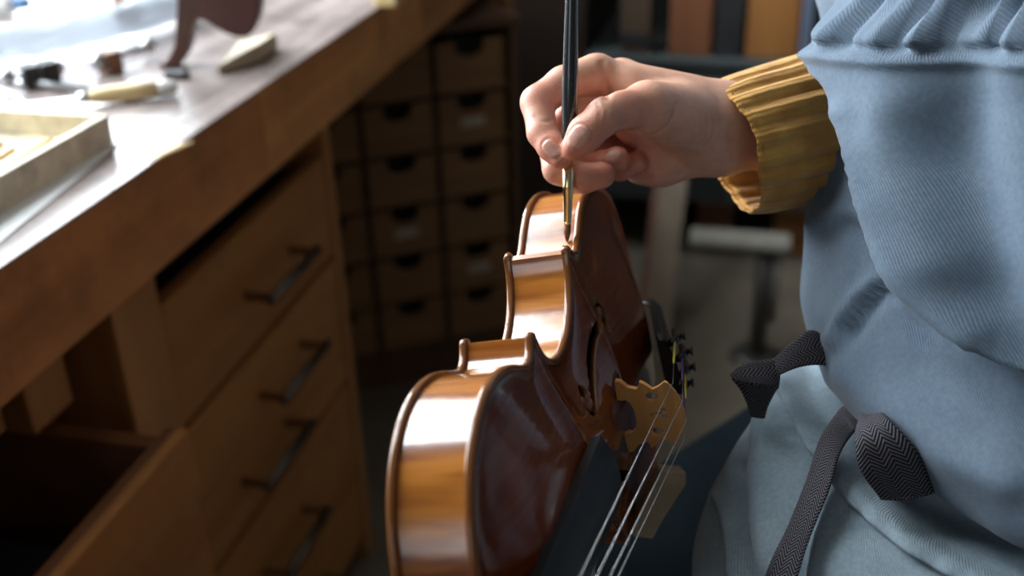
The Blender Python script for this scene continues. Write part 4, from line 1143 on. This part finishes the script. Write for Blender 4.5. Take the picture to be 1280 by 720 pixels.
def grid_normals(G):
    du = np.roll(G, -1, 1)-np.roll(G, 1, 1); dv = np.gradient(G, axis=0)
    n = np.cross(du, dv); n /= np.maximum(np.linalg.norm(n, axis=2), 1e-12)[..., None]
    c = G.mean(1, keepdims=True)
    if ((G-c)*n).sum() < 0: n = -n
    return n
def flat(n):
    h = n*np.array([1., 1., 0.15]); return h/np.maximum(np.linalg.norm(h, axis=2), 1e-9)[..., None]
def gpix(G):
    q = (G.reshape(-1, 3)-CP) @ CM
    return (640+F*q[:, 0]/q[:, 2]).reshape(G.shape[:2]), (360+F*q[:, 1]/q[:, 2]).reshape(G.shape[:2]), q[:, 2].reshape(G.shape[:2])
def fnoise(G, s, seed=0.):
    return np.array([[noise.noise(Vector((p[0]*s+seed, p[1]*s, p[2]*s))) for p in r] for r in G])
NU, NV = 300, 190
rowsA = [(1010, -470, 0.72, 0.11, 0.14), (968, -400, 0.71, 0.17, 0.21), (975, -300, 0.695, 0.185, 0.235), (996, -200, 0.68, 0.18, 0.235), (1012, -100, 0.67, 0.172, 0.225), (1021, -40, 0.663, 0.167, 0.22), (1027, 5, 0.66, 0.165, 0.215), (1037, 50, 0.655, 0.165, 0.215), (1042, 95, 0.65, 0.165, 0.215),  # upper rows out of view lean left, shaped to shade the smock below
         (1033, 150, 0.645, 0.17, 0.22), (1022, 210, 0.64, 0.175, 0.22), (1014, 270, 0.635, 0.18, 0.22), (1010, 330, 0.63, 0.18, 0.222), (1008, 385, 0.627, 0.180, 0.224), (1013, 425, 0.627, 0.176, 0.222), (1026, 456, 0.630, 0.164, 0.212), (1050, 472, 0.637, 0.143, 0.192), (1085, 470, 0.65, 0.115, 0.16), (1110, 450, 0.66, 0.095, 0.13)]
G = cloth_rings(rowsA, NV, NU); N = grid_normals(G); U, Vv, D = gpix(G)
front = (N @ CM[:, 2] < 0.35)
dz = np.zeros(G.shape[:2])
curveB = [(1010, -400), (1030, -120), (1044, -20), (1052, 40), (1064, 80), (1084, 112), (1124, 190), (1148, 285), (1170, 350), (1224, 412), (1310, 470), (1420, 540)]
sd = side_of(U, Vv, curveB)
fade = sstep((Vv+20)/80)
dz += front*fade*0.030*sstep((sd+4)/13)
# deep slit along the upper part of the overlap
d1, _ = seg_dist(U, Vv, [(1076, 110), (1098, 165), (1122, 250), (1146, 335)]); wv = 4+6*sstep((340-Vv)/220)
dz -= front*0.030*np.exp(-(d1/wv)**2)
def crease(pts, w, amp):
    global dz
    d_, _ = seg_dist(U, Vv, spline(pts, 24)); dz += front*amp*np.exp(-(d_/w)**2)
crease([(1040, 425), (1058, 398), (1074, 372), (1098, 352)], 11, 0.006)
crease([(1062, 412), (1078, 388), (1098, 366), (1112, 362)], 11, -0.007)
crease([(1030, 300), (1060, 285), (1090, 300), (1108, 325)], 14, -0.0035)
crease([(1028, 235), (1055, 205), (1075, 180)], 16, -0.004)
crease([(1020, 280), (1050, 265), (1085, 275)], 12, 0.003)
crease([(1110, 355), (1135, 395), (1150, 420)], 12, -0.003)
crease([(1170, 130), (1180, 220), (1210, 310)], 40, 0.010)
crease([(1250, -100), (1240, 90), (1245, 220), (1290, 380), (1360, 480)], 46, -0.017)
crease([(1120, 140), (1150, 240), (1190, 340), (1250, 400)], 18, 0.006)
crease([(1060, 470), (1120, 510), (1180, 560), (1260, 600)], 30, 0.006)
crease([(1150, 400), (1210, 470), (1290, 520)], 22, -0.004)
# gathers above the waist seam and the seam band below
gt = sstep((66-Vv)/26)*sstep((Vv+260)/120)*front*(0.12+0.88*sstep((U-1050)/45))
gath = np.sin(U/8.5+0.7*np.sin(Vv/40.+U/50.)) + 0.6*np.sin(U/5.1+1.3)
dz += gt*0.0075*gath
dz += front*(0.004*np.exp(-((Vv-66-4*np.sin(U/60.))/7)**2) - 0.004*np.exp(-((Vv-52-4*np.sin(U/60.))/6)**2))
dz += front*0.0022*sstep((128-Vv)/48)*sstep((Vv-58)/8)
dz += 0.0035*fnoise(G, 16.) + 0.0015*fnoise(G, 45., 5.)
GA = G+flat(N)*dz[..., None]
circ_ = 2*math.pi*0.19
smock = grid_mesh('smock', GA.tolist(), M['denim'], person, True, 0, lambda r, c: (c/NU*circ_, r/NV*0.62))
smock['label'] = 'bloused blue denim smock body'
# lower skirt of the smock over the lap
rowsC = [(1080, 445, 0.665, 0.11, 0.13), (1035, 460, 0.652, 0.135, 0.155), (1014, 488, 0.642, 0.150, 0.165), (982, 514, 0.634, 0.172, 0.176), (953, 545, 0.628, 0.184, 0.182), (930, 585, 0.622, 0.198, 0.188), (902, 628, 0.62, 0.214, 0.193), (883, 668, 0.618, 0.226, 0.198), (873, 708, 0.616, 0.235, 0.203), (873, 750, 0.615, 0.238, 0.206), (884, 815, 0.617, 0.238, 0.21), (905, 900, 0.625, 0.23, 0.205)]
G = cloth_rings(rowsC, 170, 300); N = grid_normals(G); U, Vv, D = gpix(G)
front = (N @ CM[:, 2] < 0.4)
dz = np.zeros(G.shape[:2])
# overlapping front panel: its folded edge runs down at left, its stitched hem slants to the right
sd = side_of(U, Vv, [(1000, 400), (984, 440), (962, 488), (954, 530), (953, 600), (960, 680), (972, 800), (990, 1000)])
dz += front*0.010*sstep((sd+3)/9)*sstep((Vv-465)/25)
hem = [(978, 448), (998, 480), (1018, 515), (1036, 548), (1056, 582), (1090, 625), (1140, 668), (1215, 712), (1300, 752)]
dist, _ = seg_dist(U, Vv, spline(hem, 60)); sd = side_of(U, Vv, [(950, 380)]+hem+[(1400, 800)])
dz += front*(0.0085*np.exp(-(dist/13)**4) + 0.002*np.exp(-((dist-13)/3)**2)*-1)
arc_ = U*0.6+Vv*0.8
dz += front*0.0012*np.exp(-(dist/11)**4)*np.sin(arc_/6.5+1.5*np.sin(arc_/23.))
dz += front*np.where(sd > 0, -0.004, 0)*sstep(np.abs(sd)/20)
crease([(1045, 590), (1030, 640), (1016, 690), (1012, 740)], 11, -0.010)
crease([(900, 620), (915, 660), (918, 720)], 7, 0.005)
crease([(925, 590), (935, 640), (938, 720)], 12, -0.006)
crease([(985, 520), (978, 600), (990, 700)], 18, 0.004)
crease([(1075, 600), (1110, 660), (1150, 730)], 22, -0.004)
crease([(1110, 600), (1180, 640), (1270, 680)], 16, -0.005)
crease([(1180, 670), (1230, 700), (1280, 720)], 10, 0.004)
dz += 0.004*fnoise(G, 12., 3.)*sstep((Vv-440)/40) + 0.0014*fnoise(G, 40., 9.)
GC = G+flat(N)*dz[..., None]
skirt = grid_mesh('smock_skirt', GC.tolist(), M['denim_light'], person, True, 0, lambda r, c: (c/300*1.25, r/170*0.42))
skirt['label'] = 'pale blue denim lower panel with stitched hem'
# trousers on the lap, in the shaded navy
trs = coarse([(W3(tb(0.64, 0, 0.09), 0.125), W3(np.array(P(560, 900, 0.92)), 0.085)), (W3(tb(0.60, 0, -0.05), 0.12), W3(np.array(P(760, 1300, 0.66)), 0.085)), (W3(tb(0.66), 0.13), W3(tb(0.80), 0.115)),
              (W3(np.array(P(560, 900, 0.92)), 0.085), W3(np.array(P(560, 900, 0.92))*np.array([1, 1, 0])+np.array([0, 0, 0.08]), 0.06)),
              (W3(np.array(P(760, 1300, 0.66)), 0.085), W3(np.array(P(760, 1300, 0.66))*np.array([1, 1, 0])+np.array([0, 0, 0.08]), 0.06))], 0.010, 0.06)
me = bpy.data.meshes.new('trousers'); me.from_pydata(trs[0].tolist(), [], trs[1].tolist()); me.update()
trousers = link('trousers', me, M['navy'], person, True)

# ------------------------------------------------------------------ herringbone apron tie
def herring():
    m, nt, b = new_mat('herringbone_tape')
    uv = nd(nt, 'ShaderNodeUVMap'); sx = nd(nt, 'ShaderNodeSeparateXYZ'); nt.links.new(uv.outputs[0], sx.inputs[0])
    def mth(op, a, b_=None):
        n = nd(nt, 'ShaderNodeMath', operation=op)
        for i, q in enumerate((a, b_)):
            if q is None: continue
            if isinstance(q, (int, float)): n.inputs[i].default_value = q
            else: nt.links.new(q, n.inputs[i])
        return n.outputs[0]
    # zigzag: along-coordinate shifted by a triangle wave of the across-coordinate
    tri = mth('PINGPONG', sx.outputs[0], 0.0042)
    ph = mth('ADD', sx.outputs[1], mth('MULTIPLY', tri, 1.1))
    wv = mth('SINE', mth('MULTIPLY', ph, 2*math.pi/0.0021))
    n = nd(nt, 'ShaderNodeTexNoise', i_Scale=600., i_Detail=2.); tc = nd(nt, 'ShaderNodeTexCoord'); nt.links.new(tc.outputs['Object'], n.inputs['Vector'])
    ad = mth('ADD', mth('MULTIPLY', wv, 0.5), mth('MULTIPLY', n.outputs['Fac'], 0.5))
    r = ramp(nt, [(0.30, (0.008, 0.008, 0.011)), (0.70, (0.125, 0.118, 0.135))]); 
    nt.links.new(mth('ADD', ad, 0.2), r.inputs['Fac']); nt.links.new(r.outputs['Color'], b.inputs['Base Color'])
    b.inputs['Roughness'].default_value = 0.85; b.inputs['Specular IOR Level'].default_value = 0.25
    bp = nd(nt, 'ShaderNodeBump', i_Strength=0.5, i_Distance=0.0005); nt.links.new(wv, bp.inputs['Height']); nt.links.new(bp.outputs['Normal'], b.inputs['Normal'])
    return m
M['tape'] = herring()
def bvh_of(Gr, wrap=True):
    nr, nc = Gr.shape[:2]
    V = [Vector(p) for r in Gr for p in r]
    Fc = [(r*nc+c, r*nc+(c+1) % nc, (r+1)*nc+(c+1) % nc, (r+1)*nc+c) for r in range(nr-1) for c in range(nc)]
    return BVHTree.FromPolygons(V, Fc)
TREES = [bvh_of(GA), bvh_of(GC)]
def cloth_depth(u, v):
    o = Vector(CP); d = Vector(ray(u, v)).normalized(); best = None
    for t in TREES:
        h = t.ray_cast(o, d)
        if h[0] is not None and (best is None or h[3] < best[0]): best = (h[3], h[0])
    return pix(best[1])[2] if best else None
def ribbon(name, left, right, parent, n=60, label=None):
    """tape between two image-guided edge curves: lists of (u, v, depth)"""
    L = spline([tuple(P(*p)) for p in left], n); R = spline([tuple(P(*p)) for p in right], n)
    m = 9
    G_ = []; acc = 0
    lens = [0]
    for i in range(1, n): lens.append(lens[-1]+np.linalg.norm((L[i]+R[i])/2-(L[i-1]+R[i-1])/2))
    wid = np.mean(np.linalg.norm(L-R, axis=1))
    for i in range(n):
        row = []
        tdir = (L[min(i+1, n-1)]+R[min(i+1, n-1)])-(L[max(i-1, 0)]+R[max(i-1, 0)]); nn_ = np.cross(tdir, R[i]-L[i]); nn_ /= max(np.linalg.norm(nn_), 1e-9)
        if nn_ @ CM[:, 2] > 0: nn_ = -nn_
        for k in range(m):
            t = k/(m-1); row.append(L[i]*(1-t)+R[i]*t + nn_*0.0012*math.sin(math.pi*t)*np.linalg.norm(L[i]-R[i])/0.02)
        G_.append(row)
    o = grid_mesh(name, G_, M['tape'], parent, False, 0.0011, lambda r, c: (c/(m-1)*wid, lens[r]))
    if label: o['label'] = label
    return o
def cd(u, v, off): 
    d = cloth_depth(u, v); return (u, v, (d if d else 0.60)-off)
tie = empty('apron_tie', P(1078, 520, 0.56)); tie.parent = person
tie.matrix_parent_inverse = person.matrix_world.inverted()
# hanging end
ribbon('tie_end', [cd(1070, 500, -.012), cd(1052, 512, .014), cd(1028, 545, .016), cd(1010, 600, .015), cd(988, 655, .014), cd(966, 700, .014), cd(950, 745, .014)],
       [cd(1090, 522, -.012), cd(1070, 538, .016), cd(1050, 568, .020), cd(1036, 615, .022), cd(1014, 668, .022), cd(1000, 712, .022), cd(988, 755, .022)], tie, 70)
# standing loop
dl = cloth_depth(1120, 575)
ribbon('tie_loop', [cd(1078, 514, -.008), (1070, 545, dl-.020), (1074, 584, dl-.024), (1100, 622, dl-.018)],
       [cd(1098, 512, -.008), (1114, 528, dl-.020), (1146, 564, dl-.026), (1168, 614, dl-.018)], tie, 50)
ribbon('tie_loop_underside', [(1100, 622, dl-.018), (1098, 616, dl-.008), cd(1080, 585, .004), cd(1078, 545, .004)],
       [(1168, 614, dl-.018), (1164, 606, dl-.006), cd(1130, 575, .002), cd(1100, 530, .004)], tie, 40)
# strap coming round the waist from behind, with a flopped bow
dw = 0.600
ribbon('tie_strap', [(1052, 440, dw), (1016, 414, dw+.004), (992, 428, dw+.002), (968, 450, dw)],
       [(1050, 468, dw), (1030, 457, dw-.004), (1000, 459, dw-.006), (972, 470, dw-.006)], tie, 40)
ribbon('tie_bow', [(975, 447, dw+.004), (958, 451, dw+.002), (930, 456, dw), (913, 469, dw+.002)],
       [(972, 486, dw-.004), (962, 484, dw-.006), (944, 481, dw-.006), (918, 474, dw)], tie, 36)
ribbon('tie_bow_underside', [(914, 470, dw+.003), (926, 486, dw+.008), (934, 504, dw+.012), (938, 520, dw+.014)],
       [(972, 484, dw-.001), (968, 490, dw+.004), (960, 506, dw+.010), (955, 522, dw+.014)], tie, 36)

# ------------------------------------------------------------------ stool under the person
sc = Vector(tb(0, 0.02, 0.02))
M['vinyl'] = plain('black_vinyl', (0.013, 0.013, 0.014), 0.45, vary=0.2)
stool = tag(empty('work_stool', sc), 'black round cushioned work stool under the person', 'stool')
def sv3(x, y, z): return Vector((sc.x+x, sc.y+y, z))
tube('seat_cushion', [sv3(0, 0, z) for z in (0.430, 0.436, 0.452, 0.468, 0.474)], [0.15, 0.165, 0.17, 0.165, 0.15], M['vinyl'], stool, 40)
tube('post', [sv3(0, 0, 0.075), sv3(0, 0, 0.4295)], 0.024, M['dark_metal'], stool, 16)
for k in range(5):
    a = k*2*math.pi/5+0.3
    lg = tube('leg', [sv3(0.025*math.cos(a), 0.025*math.sin(a), 0.085), sv3(0.23*math.cos(a), 0.23*math.sin(a), 0.055)], [0.018, 0.012], M['dark_metal'], stool, 10)
    tube('caster', [sv3(0.23*math.cos(a)-0.012*math.sin(a), 0.23*math.sin(a)+0.012*math.cos(a), 0.0255), sv3(0.23*math.cos(a)+0.012*math.sin(a), 0.23*math.sin(a)-0.012*math.cos(a), 0.0255)], 0.025, M['black'], lg, 16)

# ------------------------------------------------------------------ wedge propping the violin
wp = [(858, 590), (858, 606), (828, 650), (816, 674), (790, 670), (799, 642), (814, 612), (826, 588)]
wn = Vector(CM[:, 2])
wf = [P(u, v, 0.628) for u, v in wp]; wb = [p+wn*0.022 for p in wf]
bm = bmesh.new(); a1 = [bm.verts.new(p) for p in wf]; a2 = [bm.verts.new(p) for p in wb]
bm.faces.new(a1); bm.faces.new(a2[::-1])
for i in range(8): bm.faces.new((a1[i], a1[(i+1) % 8], a2[(i+1) % 8], a2[i]))
bmesh.ops.bevel(bm, geom=list(bm.edges), offset=0.0008, segments=1, affect='EDGES')
tag(from_bm('wooden_wedge', bm, M['block_wood']), 'small tan wooden wedge tucked between the violin and the lap', 'wedge')
